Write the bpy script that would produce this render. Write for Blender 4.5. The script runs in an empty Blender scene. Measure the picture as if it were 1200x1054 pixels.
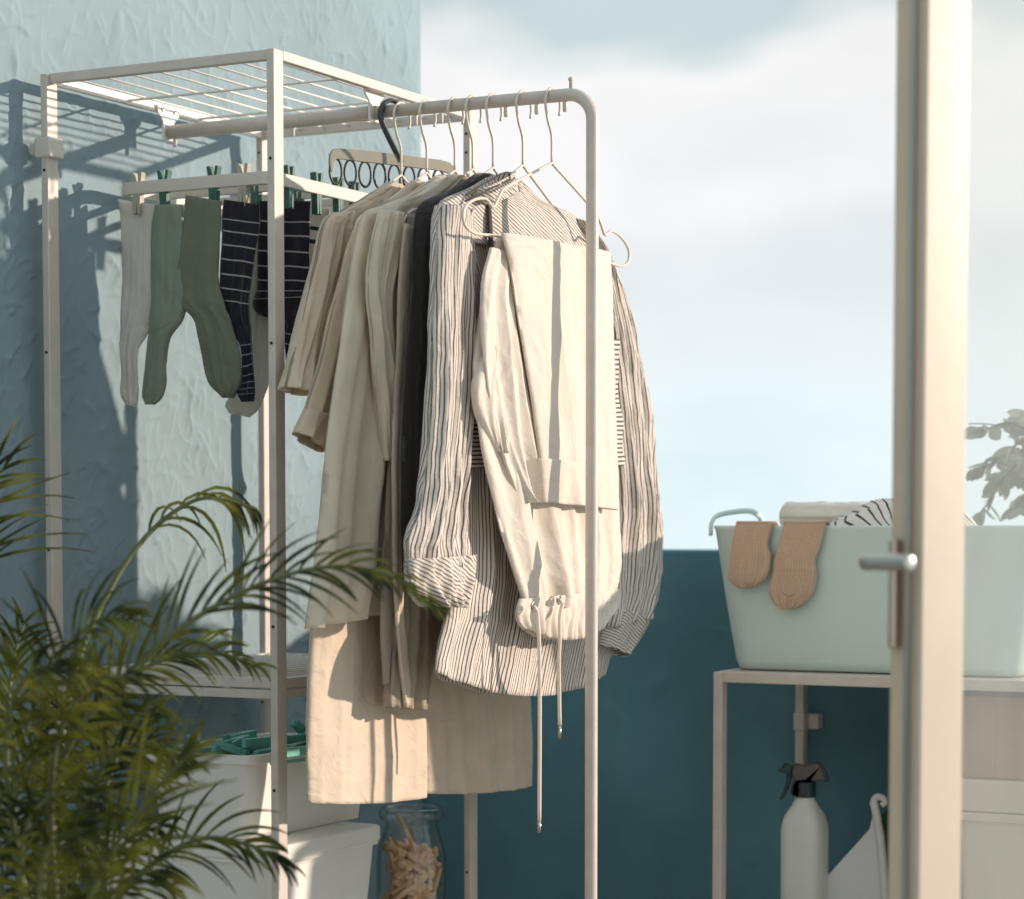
import bpy, bmesh, math, random
import numpy as np
from mathutils import Vector, Matrix, noise
random.seed(7)
sc = bpy.context.scene
C = sc.collection
rad = math.radians
Z = Vector((0, 0, 1))

# ------------------------------------------------------------------ camera
W0, H0 = 1200.0, 1054.0
F = 2790.0
PITCH = rad(3.5)
HOR = 617.0
Y0 = HOR + F * math.tan(PITCH)
EYE = Vector((0, 0, 1.13))
FWD = Vector((0, math.cos(PITCH), -math.sin(PITCH)))
UP = Vector((0, math.sin(PITCH), math.cos(PITCH)))
cam = bpy.data.cameras.new('camera')
camo = bpy.data.objects.new('camera', cam)
C.objects.link(camo)
camo.location = EYE
camo.rotation_euler = (rad(90) - PITCH, 0, 0)
cam.sensor_width = 36
cam.lens = F / W0 * 36
cam.shift_y = (Y0 - H0 / 2) / W0
cam.clip_end = 500
cam.dof.use_dof = True
cam.dof.focus_distance = 3.05
cam.dof.aperture_fstop = 4.6
sc.camera = camo

def ray(px, py):
    return (FWD * F + Vector((1, 0, 0)) * (px - W0 / 2) - UP * (py - Y0)).normalized()

def hit(px, py, O, n):
    d = ray(px, py)
    return EYE + d * ((O - EYE).dot(n) / d.dot(n))

# ------------------------------------------------------------------ rack frame
TH = rad(27.8)
E1 = Vector((math.cos(TH), -math.sin(TH), 0))      # away from the blue wall
E2 = Vector((math.sin(TH), math.cos(TH), 0))       # along the blue wall, away from the camera
LB = 0.50
r_ = ray(322, 58)
Bp = EYE + r_ * (2.98 / r_.y)
ZTOP = Bp.z
B0 = Vector((Bp.x, Bp.y, 0))
lo, hi = 0.0, 1.0
for _ in range(50):
    m = (lo + hi) / 2
    p = B0 - E1 * m
    v = p + Z * ZTOP - EYE
    px = W0 / 2 + F * v.x / v.dot(FWD)
    if px > 57: lo = m
    else: hi = m
LA = lo
A0 = B0 - E1 * LA
def R(a, b, z=0.0):
    return A0 + E1 * a + E2 * b + Z * z
def pa(px, py, a):                                   # pixel to a point of the plane a
    return hit(px, py, R(a, 0), E1)
def pb(px, py, b):
    return hit(px, py, R(0, b), E2)
def ab(p):
    d = p - A0
    return d.dot(E1), d.dot(E2), p.z

# ------------------------------------------------------------------ materials
def mat(name, col, rough=0.6, metal=0.0, var=0.0, vscale=8.0, bump=0.0, bscale=60.0, sheen=0.0, trans=0.0, spec=0.5, extra=None):
    m = bpy.data.materials.new(name)
    m.use_nodes = True
    nt = m.node_tree
    b = nt.nodes['Principled BSDF']
    b.inputs['Base Color'].default_value = (*col, 1)
    b.inputs['Roughness'].default_value = rough
    b.inputs['Metallic'].default_value = metal
    b.inputs['Specular IOR Level'].default_value = spec
    if sheen:
        b.inputs['Sheen Weight'].default_value = sheen
    tc = nt.nodes.new('ShaderNodeTexCoord')
    colsock = None
    if var:
        n = nt.nodes.new('ShaderNodeTexNoise')
        n.inputs['Scale'].default_value = vscale
        n.inputs['Detail'].default_value = 6
        n.inputs['Roughness'].default_value = 0.65
        nt.links.new(tc.outputs['Object'], n.inputs['Vector'])
        r = nt.nodes.new('ShaderNodeValToRGB')
        r.color_ramp.elements[0].position = 0.3
        r.color_ramp.elements[1].position = 0.7
        r.color_ramp.elements[0].color = (*[c * (1 - var) for c in col], 1)
        r.color_ramp.elements[1].color = (*[min(1, c * (1 + var)) for c in col], 1)
        nt.links.new(n.outputs['Fac'], r.inputs['Fac'])
        colsock = r.outputs['Color']
        nt.links.new(colsock, b.inputs['Base Color'])
    if bump:
        n2 = nt.nodes.new('ShaderNodeTexNoise')
        n2.inputs['Scale'].default_value = bscale
        n2.inputs['Detail'].default_value = 4
        nt.links.new(tc.outputs['Object'], n2.inputs['Vector'])
        bp = nt.nodes.new('ShaderNodeBump')
        bp.inputs['Strength'].default_value = bump
        bp.inputs['Distance'].default_value = 0.002
        nt.links.new(n2.outputs['Fac'], bp.inputs['Height'])
        nt.links.new(bp.outputs['Normal'], b.inputs['Normal'])
    if trans:
        add_trans(m, col, trans, colsock)
    return m

def add_trans(m, col, f, colsock=None):
    nt = m.node_tree
    b = nt.nodes['Principled BSDF']
    t = nt.nodes.new('ShaderNodeBsdfTranslucent')
    t.inputs['Color'].default_value = (*col, 1)
    if colsock: nt.links.new(colsock, t.inputs['Color'])
    mx = nt.nodes.new('ShaderNodeMixShader')
    mx.inputs['Fac'].default_value = f
    nt.links.new(b.outputs[0], mx.inputs[1])
    nt.links.new(t.outputs[0], mx.inputs[2])
    nt.links.new(mx.outputs[0], nt.nodes['Material Output'].inputs['Surface'])

def fabric(name, col, trans=0.2, var=0.06, stripe=None, weave=0.25, rough=0.9, nsc=22):
    """cloth. stripe = (axis 0/1, period m, duty, colour, angle)"""
    m = bpy.data.materials.new(name)
    m.use_nodes = True
    nt = m.node_tree
    N, L = nt.nodes, nt.links
    b = N['Principled BSDF']
    b.inputs['Roughness'].default_value = rough
    b.inputs['Specular IOR Level'].default_value = 0.2
    b.inputs['Sheen Weight'].default_value = 0.25
    uv = N.new('ShaderNodeUVMap')
    nz = N.new('ShaderNodeTexNoise')
    nz.inputs['Scale'].default_value = nsc
    nz.inputs['Detail'].default_value = 5
    L.new(uv.outputs['UV'], nz.inputs['Vector'])
    rp = N.new('ShaderNodeValToRGB')
    rp.color_ramp.elements[0].position = 0.3
    rp.color_ramp.elements[1].position = 0.7
    rp.color_ramp.elements[0].color = (*[c * (1 - var) for c in col], 1)
    rp.color_ramp.elements[1].color = (*[min(1, c * (1 + var)) for c in col], 1)
    L.new(nz.outputs['Fac'], rp.inputs['Fac'])
    cs = rp.outputs['Color']
    if stripe:
        lst = stripe if isinstance(stripe, list) else [stripe]
        for (axis, per, duty, c2, lim) in lst:
            sp = N.new('ShaderNodeSeparateXYZ')
            L.new(uv.outputs['UV'], sp.inputs[0])
            # a little wobble
            ad = N.new('ShaderNodeMath'); ad.operation = 'MULTIPLY_ADD'
            L.new(nz.outputs['Fac'], ad.inputs[0]); ad.inputs[1].default_value = per * 0.25
            L.new(sp.outputs[axis], ad.inputs[2])
            dv = N.new('ShaderNodeMath'); dv.operation = 'DIVIDE'
            L.new(ad.outputs[0], dv.inputs[0]); dv.inputs[1].default_value = per
            fr = N.new('ShaderNodeMath'); fr.operation = 'FRACT'
            L.new(dv.outputs[0], fr.inputs[0])
            lt = N.new('ShaderNodeMath'); lt.operation = 'LESS_THAN'
            L.new(fr.outputs[0], lt.inputs[0]); lt.inputs[1].default_value = duty
            fac = lt.outputs[0]
            if lim:
                for op, val in (('GREATER_THAN', lim[0]), ('LESS_THAN', lim[1])):
                    g = N.new('ShaderNodeMath'); g.operation = op
                    L.new(sp.outputs[1], g.inputs[0]); g.inputs[1].default_value = val
                    mu = N.new('ShaderNodeMath'); mu.operation = 'MULTIPLY'
                    L.new(fac, mu.inputs[0]); L.new(g.outputs[0], mu.inputs[1]); fac = mu.outputs[0]
            mx = N.new('ShaderNodeMix'); mx.data_type = 'RGBA'
            L.new(fac, mx.inputs['Factor'])
            L.new(cs, mx.inputs['A'])
            mx.inputs['B'].default_value = (*c2, 1)
            cs = mx.outputs['Result']
    L.new(cs, b.inputs['Base Color'])
    # weave + crease bump
    n3 = N.new('ShaderNodeTexNoise')
    n3.inputs['Scale'].default_value = 900
    n3.inputs['Detail'].default_value = 2
    L.new(uv.outputs['UV'], n3.inputs['Vector'])
    n4 = N.new('ShaderNodeTexNoise')
    n4.inputs['Scale'].default_value = 30
    n4.inputs['Detail'].default_value = 4
    n4.inputs['Distortion'].default_value = 0.8
    L.new(uv.outputs['UV'], n4.inputs['Vector'])
    b1 = N.new('ShaderNodeBump'); b1.inputs['Strength'].default_value = weave; b1.inputs['Distance'].default_value = 0.0008
    L.new(n3.outputs['Fac'], b1.inputs['Height'])
    b2 = N.new('ShaderNodeBump'); b2.inputs['Strength'].default_value = 0.55; b2.inputs['Distance'].default_value = 0.007
    L.new(n4.outputs['Fac'], b2.inputs['Height'])
    L.new(b1.outputs['Normal'], b2.inputs['Normal'])
    L.new(b2.outputs['Normal'], b.inputs['Normal'])
    if trans:
        add_trans(m, col, trans, cs)
    return m

M = {}
M['white'] = mat('cream_painted_steel', (0.58, 0.51, 0.45), 0.42, var=0.08, vscale=30, bump=0.08, bscale=300)
M['sunlit'] = mat('sunlit_cream_steel', (0.80, 0.74, 0.68), 0.4, var=0.05, vscale=20)  # lighter copy of the rack paint, sunlight put into its colour
M['white_plastic'] = mat('white_plastic', (0.62, 0.56, 0.50), 0.45, var=0.04, vscale=9, bump=0.1, bscale=120)
M['hanger'] = mat('cream_wire', (0.66, 0.58, 0.48), 0.38, var=0.05)
M['hole'] = mat('dark_hole', (0.02, 0.02, 0.02), 0.9)
M['greyplate'] = mat('grey_olive_plastic', (0.27, 0.25, 0.20), 0.4, var=0.06, bump=0.05)
M['darkring'] = mat('dark_grey_plastic', (0.05, 0.055, 0.06), 0.35)
M['green'] = mat('green_plastic', (0.035, 0.12, 0.09), 0.35, var=0.15, vscale=30)
M['teal'] = mat('teal_plastic', (0.16, 0.47, 0.40), 0.35, var=0.15, vscale=30)
M['palegreen'] = mat('pale_plastic', (0.38, 0.36, 0.28), 0.4, var=0.1)
M['mint'] = mat('mint_plastic', (0.61, 0.735, 0.68), 0.5, var=0.03, vscale=5, bump=0.1, bscale=90)
M['wood_peg'] = mat('beech_wood', (0.72, 0.44, 0.24), 0.6, var=0.25, vscale=25, bump=0.2, bscale=120)
M['soil'] = mat('soil', (0.05, 0.035, 0.025), 0.95, var=0.3, vscale=40, bump=0.6, bscale=90)
M['terracotta'] = mat('grey_ceramic', (0.30, 0.29, 0.27), 0.7, var=0.1, bump=0.2, bscale=50)
M['stem'] = mat('palm_stem', (0.085, 0.10, 0.03), 0.5, var=0.2, vscale=20)
M['bottle'] = mat('milky_plastic', (0.80, 0.80, 0.74), 0.35, var=0.03, trans=0.2)
M['black'] = mat('black_plastic', (0.015, 0.03, 0.033), 0.35, var=0.1)
M['trigger'] = mat('smoky_plastic', (0.085, 0.072, 0.05), 0.3, var=0.1)
M['brush'] = mat('dark_green_bristle', (0.02, 0.06, 0.03), 0.9, bump=0.6, bscale=300)
M['door'] = mat('beige_painted_wood', (0.55, 0.46, 0.365), 0.38, var=0.05, vscale=4, bump=0.08, bscale=60)
M['door_edge'] = mat('warm_painted_wood', (0.62, 0.49, 0.36), 0.45, var=0.08, vscale=5, bump=0.15, bscale=60)
M['bronze'] = mat('warm_satin_metal', (0.62, 0.50, 0.42), 0.3, metal=1.0, var=0.08)
M['steel'] = mat('brushed_steel', (0.55, 0.52, 0.48), 0.28, metal=1.0, var=0.05)
M['gasket'] = mat('grey_rubber', (0.10, 0.09, 0.08), 0.8)
M['creambox'] = mat('cream_plastic_box', (0.80, 0.76, 0.70), 0.5, var=0.04, bump=0.1)
M['kraft'] = mat('kraft_board', (0.42, 0.26, 0.16), 0.85, var=0.08, vscale=12, bump=0.25, bscale=160)
M['purewhite'] = mat('white_translucent_plastic', (0.82, 0.81, 0.79), 0.4, var=0.04, trans=0.3)

def leaf_material(name, c1, c2, trans=0.35, tips=False):
    m = mat(name, c1, 0.5, var=0.0, spec=0.3)
    nt = m.node_tree
    b = nt.nodes['Principled BSDF']
    tc = nt.nodes.new('ShaderNodeTexCoord')
    n = nt.nodes.new('ShaderNodeTexNoise'); n.inputs['Scale'].default_value = 7; n.inputs['Detail'].default_value = 5
    nt.links.new(tc.outputs['Object'], n.inputs['Vector'])
    r = nt.nodes.new('ShaderNodeValToRGB')
    r.color_ramp.elements[0].position = 0.40; r.color_ramp.elements[1].position = 0.62
    r.color_ramp.elements[0].color = (*c1, 1); r.color_ramp.elements[1].color = (*c2, 1)
    nt.links.new(n.outputs['Fac'], r.inputs['Fac'])
    if tips:
        k = r.color_ramp.elements.new(0.72); k.color = (0.24, 0.20, 0.06, 1)
        n.inputs['Scale'].default_value = 16; n.inputs['Roughness'].default_value = 0.6
    nt.links.new(r.outputs['Color'], b.inputs['Base Color'])
    add_trans(m, c2, trans, r.outputs['Color'])
    return m
M['palm'] = leaf_material('palm_leaf', (0.015, 0.024, 0.004), (0.18, 0.185, 0.02), 0.4, True)
M['euca'] = leaf_material('grey_green_leaf', (0.24, 0.29, 0.21), (0.38, 0.42, 0.32), 0.3)

def stucco(name, c, amp=1.0, dist=0.012, v=0.06):
    m = bpy.data.materials.new(name); m.use_nodes = True
    nt = m.node_tree; N, L = nt.nodes, nt.links
    b = N['Principled BSDF']; b.inputs['Roughness'].default_value = 0.85
    b.inputs['Specular IOR Level'].default_value = 0.25
    tc = N.new('ShaderNodeTexCoord')
    n0 = N.new('ShaderNodeTexNoise'); n0.inputs['Scale'].default_value = 3; n0.inputs['Detail'].default_value = 8
    L.new(tc.outputs['Object'], n0.inputs['Vector'])
    r = N.new('ShaderNodeValToRGB')
    r.color_ramp.elements[0].position = 0.3; r.color_ramp.elements[1].position = 0.72
    r.color_ramp.elements[0].color = (*[x * (1 - v) for x in c], 1)
    r.color_ramp.elements[1].color = (*[x * (1 + v) for x in c], 1)
    L.new(n0.outputs['Fac'], r.inputs['Fac']); L.new(r.outputs['Color'], b.inputs['Base Color'])
    # trowelled ridges
    mp0 = N.new('ShaderNodeMapping'); mp0.inputs['Scale'].default_value = (1, 1.0, 0.62); mp0.inputs['Rotation'].default_value = (0.55, 0.0, 0.5)
    L.new(tc.outputs['Object'], mp0.inputs['Vector'])
    nd = N.new('ShaderNodeTexNoise'); nd.inputs['Scale'].default_value = 2.2; nd.inputs['Detail'].default_value = 2
    L.new(tc.outputs['Object'], nd.inputs['Vector'])
    va = N.new('ShaderNodeVectorMath'); va.operation = 'MULTIPLY_ADD'; va.inputs[1].default_value = (0.55, 0.55, 0.55)
    L.new(nd.outputs['Color'], va.inputs[0]); L.new(mp0.outputs[0], va.inputs[2])
    n1 = N.new('ShaderNodeTexNoise'); n1.noise_type = 'RIDGED_MULTIFRACTAL'; n1.inputs['Scale'].default_value = 13; n1.inputs['Detail'].default_value = 6
    n1.inputs['Roughness'].default_value = 0.55; n1.inputs['Lacunarity'].default_value = 2.1
    L.new(va.outputs[0], n1.inputs['Vector'])
    rr = N.new('ShaderNodeValToRGB')
    e = rr.color_ramp.elements
    e[0].position = 0.25; e[0].color = (0.0, 0, 0, 1); e[1].position = 0.95; e[1].color = (1, 1, 1, 1)
    L.new(n1.outputs['Fac'], rr.inputs['Fac'])
    n2 = N.new('ShaderNodeTexNoise'); n2.inputs['Scale'].default_value = 60; n2.inputs['Detail'].default_value = 6
    mp = N.new('ShaderNodeMapping'); mp.inputs['Scale'].default_value = (1, 1, 0.45); mp.inputs['Rotation'].default_value = (0.5, 0.3, 0)
    L.new(tc.outputs['Object'], mp.inputs['Vector']); L.new(mp.outputs[0], n2.inputs['Vector'])
    b1 = N.new('ShaderNodeBump'); b1.inputs['Strength'].default_value = 0.5 * amp; b1.inputs['Distance'].default_value = dist * 0.45
    L.new(n2.outputs['Fac'], b1.inputs['Height'])
    b2 = N.new('ShaderNodeBump'); b2.inputs['Strength'].default_value = 0.9 * amp; b2.inputs['Distance'].default_value = dist * 2.6
    L.new(rr.outputs['Color'], b2.inputs['Height']); L.new(b1.outputs['Normal'], b2.inputs['Normal'])
    L.new(b2.outputs['Normal'], b.inputs['Normal'])
    return m
M['bluewall'] = stucco('pale_blue_stucco', (0.245, 0.325, 0.355), 0.6, dist=0.004, v=0.10)
M['tealwall'] = stucco('dark_teal_plaster', (0.118, 0.245, 0.29), 0.6, dist=0.006, v=0.3)
M['floor'] = mat('pale_concrete', (0.42, 0.38, 0.33), 0.85, var=0.1, bump=0.2)

def glass_pane():
    m = bpy.data.materials.new('window_glass'); m.use_nodes = True
    nt = m.node_tree; N, L = nt.nodes, nt.links
    N.remove(N['Principled BSDF'])
    tr = N.new('ShaderNodeBsdfTransparent'); tr.inputs[0].default_value = (0.97, 0.98, 0.97, 1)
    gl = N.new('ShaderNodeBsdfGlossy'); gl.inputs['Roughness'].default_value = 0.02
    df = N.new('ShaderNodeBsdfDiffuse'); df.inputs[0].default_value = (0.8, 0.8, 0.78, 1)
    lw = N.new('ShaderNodeLayerWeight'); lw.inputs['Blend'].default_value = 0.5
    pw = N.new('ShaderNodeMath'); pw.operation = 'POWER'; pw.inputs[1].default_value = 4.0
    L.new(lw.outputs['Facing'], pw.inputs[0])
    fr = N.new('ShaderNodeMath'); fr.operation = 'MULTIPLY_ADD'; fr.inputs[1].default_value = 0.5; fr.inputs[2].default_value = 0.035
    L.new(pw.outputs[0], fr.inputs[0])
    nz = N.new('ShaderNodeTexNoise'); nz.inputs['Scale'].default_value = 6; nz.inputs['Detail'].default_value = 4
    ml = N.new('ShaderNodeMath'); ml.operation = 'MULTIPLY'; ml.inputs[1].default_value = 0.22
    L.new(nz.outputs['Fac'], ml.inputs[0])
    m1 = N.new('ShaderNodeMixShader'); L.new(fr.outputs[0], m1.inputs[0]); L.new(tr.outputs[0], m1.inputs[1]); L.new(gl.outputs[0], m1.inputs[2])
    m2 = N.new('ShaderNodeMixShader'); L.new(ml.outputs[0], m2.inputs[0]); L.new(m1.outputs[0], m2.inputs[1]); L.new(df.outputs[0], m2.inputs[2])
    L.new(m2.outputs[0], N['Material Output'].inputs['Surface'])
    return m
M['pane'] = glass_pane()
def real_glass():
    m = bpy.data.materials.new('jar_glass'); m.use_nodes = True
    nt = m.node_tree; N, L = nt.nodes, nt.links
    N.remove(N['Principled BSDF'])
    lw = N.new('ShaderNodeLayerWeight'); lw.inputs['Blend'].default_value = 0.5
    cr_ = N.new('ShaderNodeValToRGB'); cr_.color_ramp.elements[0].position = 0.5; cr_.color_ramp.elements[0].color = (0.985, 0.99, 0.985, 1)
    cr_.color_ramp.elements[1].position = 0.97; cr_.color_ramp.elements[1].color = (0.55, 0.63, 0.62, 1)
    L.new(lw.outputs['Facing'], cr_.inputs['Fac'])
    t = N.new('ShaderNodeBsdfTransparent'); L.new(cr_.outputs['Color'], t.inputs[0])
    g = N.new('ShaderNodeBsdfGlossy'); g.inputs['Roughness'].default_value = 0.02
    p = N.new('ShaderNodeMath'); p.operation = 'POWER'; p.inputs[1].default_value = 3.5; L.new(lw.outputs['Facing'], p.inputs[0])
    q = N.new('ShaderNodeMath'); q.operation = 'MULTIPLY_ADD'; q.inputs[1].default_value = 0.95; q.inputs[2].default_value = 0.05; L.new(p.outputs[0], q.inputs[0])
    x = N.new('ShaderNodeMixShader'); L.new(q.outputs[0], x.inputs[0])
    L.new(t.outputs[0], x.inputs[1]); L.new(g.outputs[0], x.inputs[2]); L.new(x.outputs[0], N['Material Output'].inputs['Surface'])
    return m
M['jar'] = real_glass()

# ------------------------------------------------------------------ mesh helpers
class MB:
    def __init__(s): s.v = []; s.f = []; s.uv = None
    def add(s, vs, fs):
        o = len(s.v); s.v += [Vector(x) for x in vs]; s.f += [tuple(i + o for i in q) for q in fs]; return s
    def box(s, c, hx, hy, hz, X=Vector((1, 0, 0)), Y=Vector((0, 1, 0)), U=Z):
        vs = [c + X * hx * i + Y * hy * j + U * hz * k for k in (-1, 1) for j in (-1, 1) for i in (-1, 1)]
        return s.add(vs, [(0, 2, 3, 1), (4, 5, 7, 6), (0, 1, 5, 4), (2, 6, 7, 3), (0, 4, 6, 2), (1, 3, 7, 5)])
    def rbox(s, a0, a1, b0, b1, z0, z1):             # box in rack coordinates
        return s.box(R((a0 + a1) / 2, (b0 + b1) / 2, (z0 + z1) / 2), (a1 - a0) / 2, (b1 - b0) / 2, (z1 - z0) / 2, E1, E2)
    def tube(s, pts, r, n=10, caps=True, flat=None):
        pts = [Vector(p) for p in pts]
        k = len(pts)
        rs = r if isinstance(r, (list, tuple)) else [r] * k
        t0 = (pts[1] - pts[0]).normalized()
        ref = Vector((0, 0, 1)) if abs(t0.z) < 0.9 else Vector((1, 0, 0))
        u = t0.cross(ref).normalized()
        vs = []
        for i, p in enumerate(pts):
            t = (pts[min(i + 1, k - 1)] - pts[max(i - 1, 0)])
            if t.length < 1e-9: t = t0.copy()
            t.normalize()
            u = (u - t * u.dot(t)).normalized()
            w = t.cross(u)
            for j in range(n):
                a = 2 * math.pi * j / n
                vs.append(p + (u * math.cos(a) + w * math.sin(a) * (flat or 1)) * rs[i])
        fs = []
        for i in range(k - 1):
            for j in range(n):
                fs.append((i * n + j, i * n + (j + 1) % n, (i + 1) * n + (j + 1) % n, (i + 1) * n + j))
        if caps:
            fs.append(tuple(range(n - 1, -1, -1))); fs.append(tuple((k - 1) * n + j for j in range(n)))
        return s.add(vs, fs)
    def lathe(s, prof, c, n=40, axis=None, capb=True, capt=False):
        vs = []
        for (r, z) in prof:
            for j in range(n):
                a = 2 * math.pi * j / n
                vs.append(c + Vector((r * math.cos(a), r * math.sin(a), z)))
        fs = []
        k = len(prof)
        for i in range(k - 1):
            for j in range(n):
                fs.append((i * n + j, i * n + (j + 1) % n, (i + 1) * n + (j + 1) % n, (i + 1) * n + j))
        if capb: fs.append(tuple(range(n - 1, -1, -1)))
        if capt: fs.append(tuple((k - 1) * n + j for j in range(n)))
        return s.add(vs, fs)
    def torus(s, c, X, Y, rx, ry, r, n=28, m=8):
        pts = [c + X * rx * math.cos(2 * math.pi * i / n) + Y * ry * math.sin(2 * math.pi * i / n) for i in range(n)]
        nn = X.cross(Y).normalized()
        vs = []
        for i, p in enumerate(pts):
            t = (pts[(i + 1) % n] - pts[i - 1]).normalized(); o = nn.cross(t)
            for j in range(m):
                a = 2 * math.pi * j / m
                vs.append(p + (o * math.cos(a) + nn * math.sin(a)) * r)
        fs = [(i * m + j, i * m + (j + 1) % m, ((i + 1) % n) * m + (j + 1) % m, ((i + 1) % n) * m + j) for i in range(n) for j in range(m)]
        return s.add(vs, fs)
    def prism(s, poly, n, th):                       # polygon of points, extruded by th along n
        k = len(poly); poly = [Vector(p) for p in poly]
        vs = [p - n * th / 2 for p in poly] + [p + n * th / 2 for p in poly]
        fs = [tuple(range(k - 1, -1, -1)), tuple(range(k, 2 * k))] + [(i, (i + 1) % k, k + (i + 1) % k, k + i) for i in range(k)]
        return s.add(vs, fs)

WL = {}
def wl(o): return WL.get(o.name, Vector((0, 0, 0)))
def thing(name, label, cat, loc, group=None):
    o = bpy.data.objects.new(name, None); C.objects.link(o); o.empty_display_size = 0.05
    o.location = loc; WL[o.name] = Vector(loc)
    tag(o, label, cat, group); return o
def tag(o, label, cat, group=None):
    o['label'] = label; o['category'] = cat
    if group: o['group'] = group
    return o
def obj(name, mb, m, parent=None, bevel=0, smooth=False, solid=0, sub=0, loc=None, seg=2):
    me = bpy.data.meshes.new(name)
    base = wl(parent) if parent else (Vector(loc) if loc is not None else Vector((0, 0, 0)))
    me.from_pydata([tuple(v - base) for v in mb.v], [], mb.f)
    me.validate(); 
    bm = bmesh.new(); bm.from_mesh(me); bmesh.ops.recalc_face_normals(bm, faces=bm.faces) if not mb.uv else None; bm.to_mesh(me); bm.free()
    if mb.uv:
        l = me.uv_layers.new(name='UVMap')
        for i, lp in enumerate(me.loops): l.data[i].uv = mb.uv[lp.vertex_index]
    o = bpy.data.objects.new(name, me); C.objects.link(o)
    me.materials.append(m)
    if parent: o.parent = parent; WL[o.name] = base
    else:
        o.location = base; WL[o.name] = base
    if smooth or bevel:
        for p in me.polygons: p.use_smooth = True
    if bevel:
        b = o.modifiers.new('bevel', 'BEVEL'); b.width = bevel; b.segments = seg; b.limit_method = 'ANGLE'; b.angle_limit = rad(40)
        b.harden_normals = False
        w = o.modifiers.new('wn', 'WEIGHTED_NORMAL')
    if solid:
        s = o.modifiers.new('solid', 'SOLIDIFY'); s.thickness = solid; s.offset = 0
    if sub:
        s = o.modifiers.new('sub', 'SUBSURF'); s.levels = sub; s.render_levels = sub
    return o
def dup(root, mx, label=None, group=None):
    r = root.copy(); C.objects.link(r); r.matrix_world = mx
    if label: r['label'] = label
    if group: r['group'] = group
    for ch in list(root.children):
        c = ch.copy(); C.objects.link(c); c.parent = r
        for g in ch.children:
            d = g.copy(); C.objects.link(d); d.parent = c
    return r

def crom(pts, n):
    """Catmull-Rom through rows of a numpy array -> n rows"""
    P = np.array(pts, float); k = len(P)
    Q = np.vstack([2 * P[0] - P[1], P, 2 * P[-1] - P[-2]])
    out = []
    for i in range(n):
        x = i / (n - 1) * (k - 1); j = min(int(x), k - 2); t = x - j
        p0, p1, p2, p3 = Q[j], Q[j + 1], Q[j + 2], Q[j + 3]
        out.append(0.5 * (2 * p1 + (p2 - p0) * t + (2 * p0 - 5 * p1 + 4 * p2 - p3) * t * t + (3 * p1 - p0 - 3 * p2 + p3) * t ** 3))
    return np.array(out)

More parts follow.
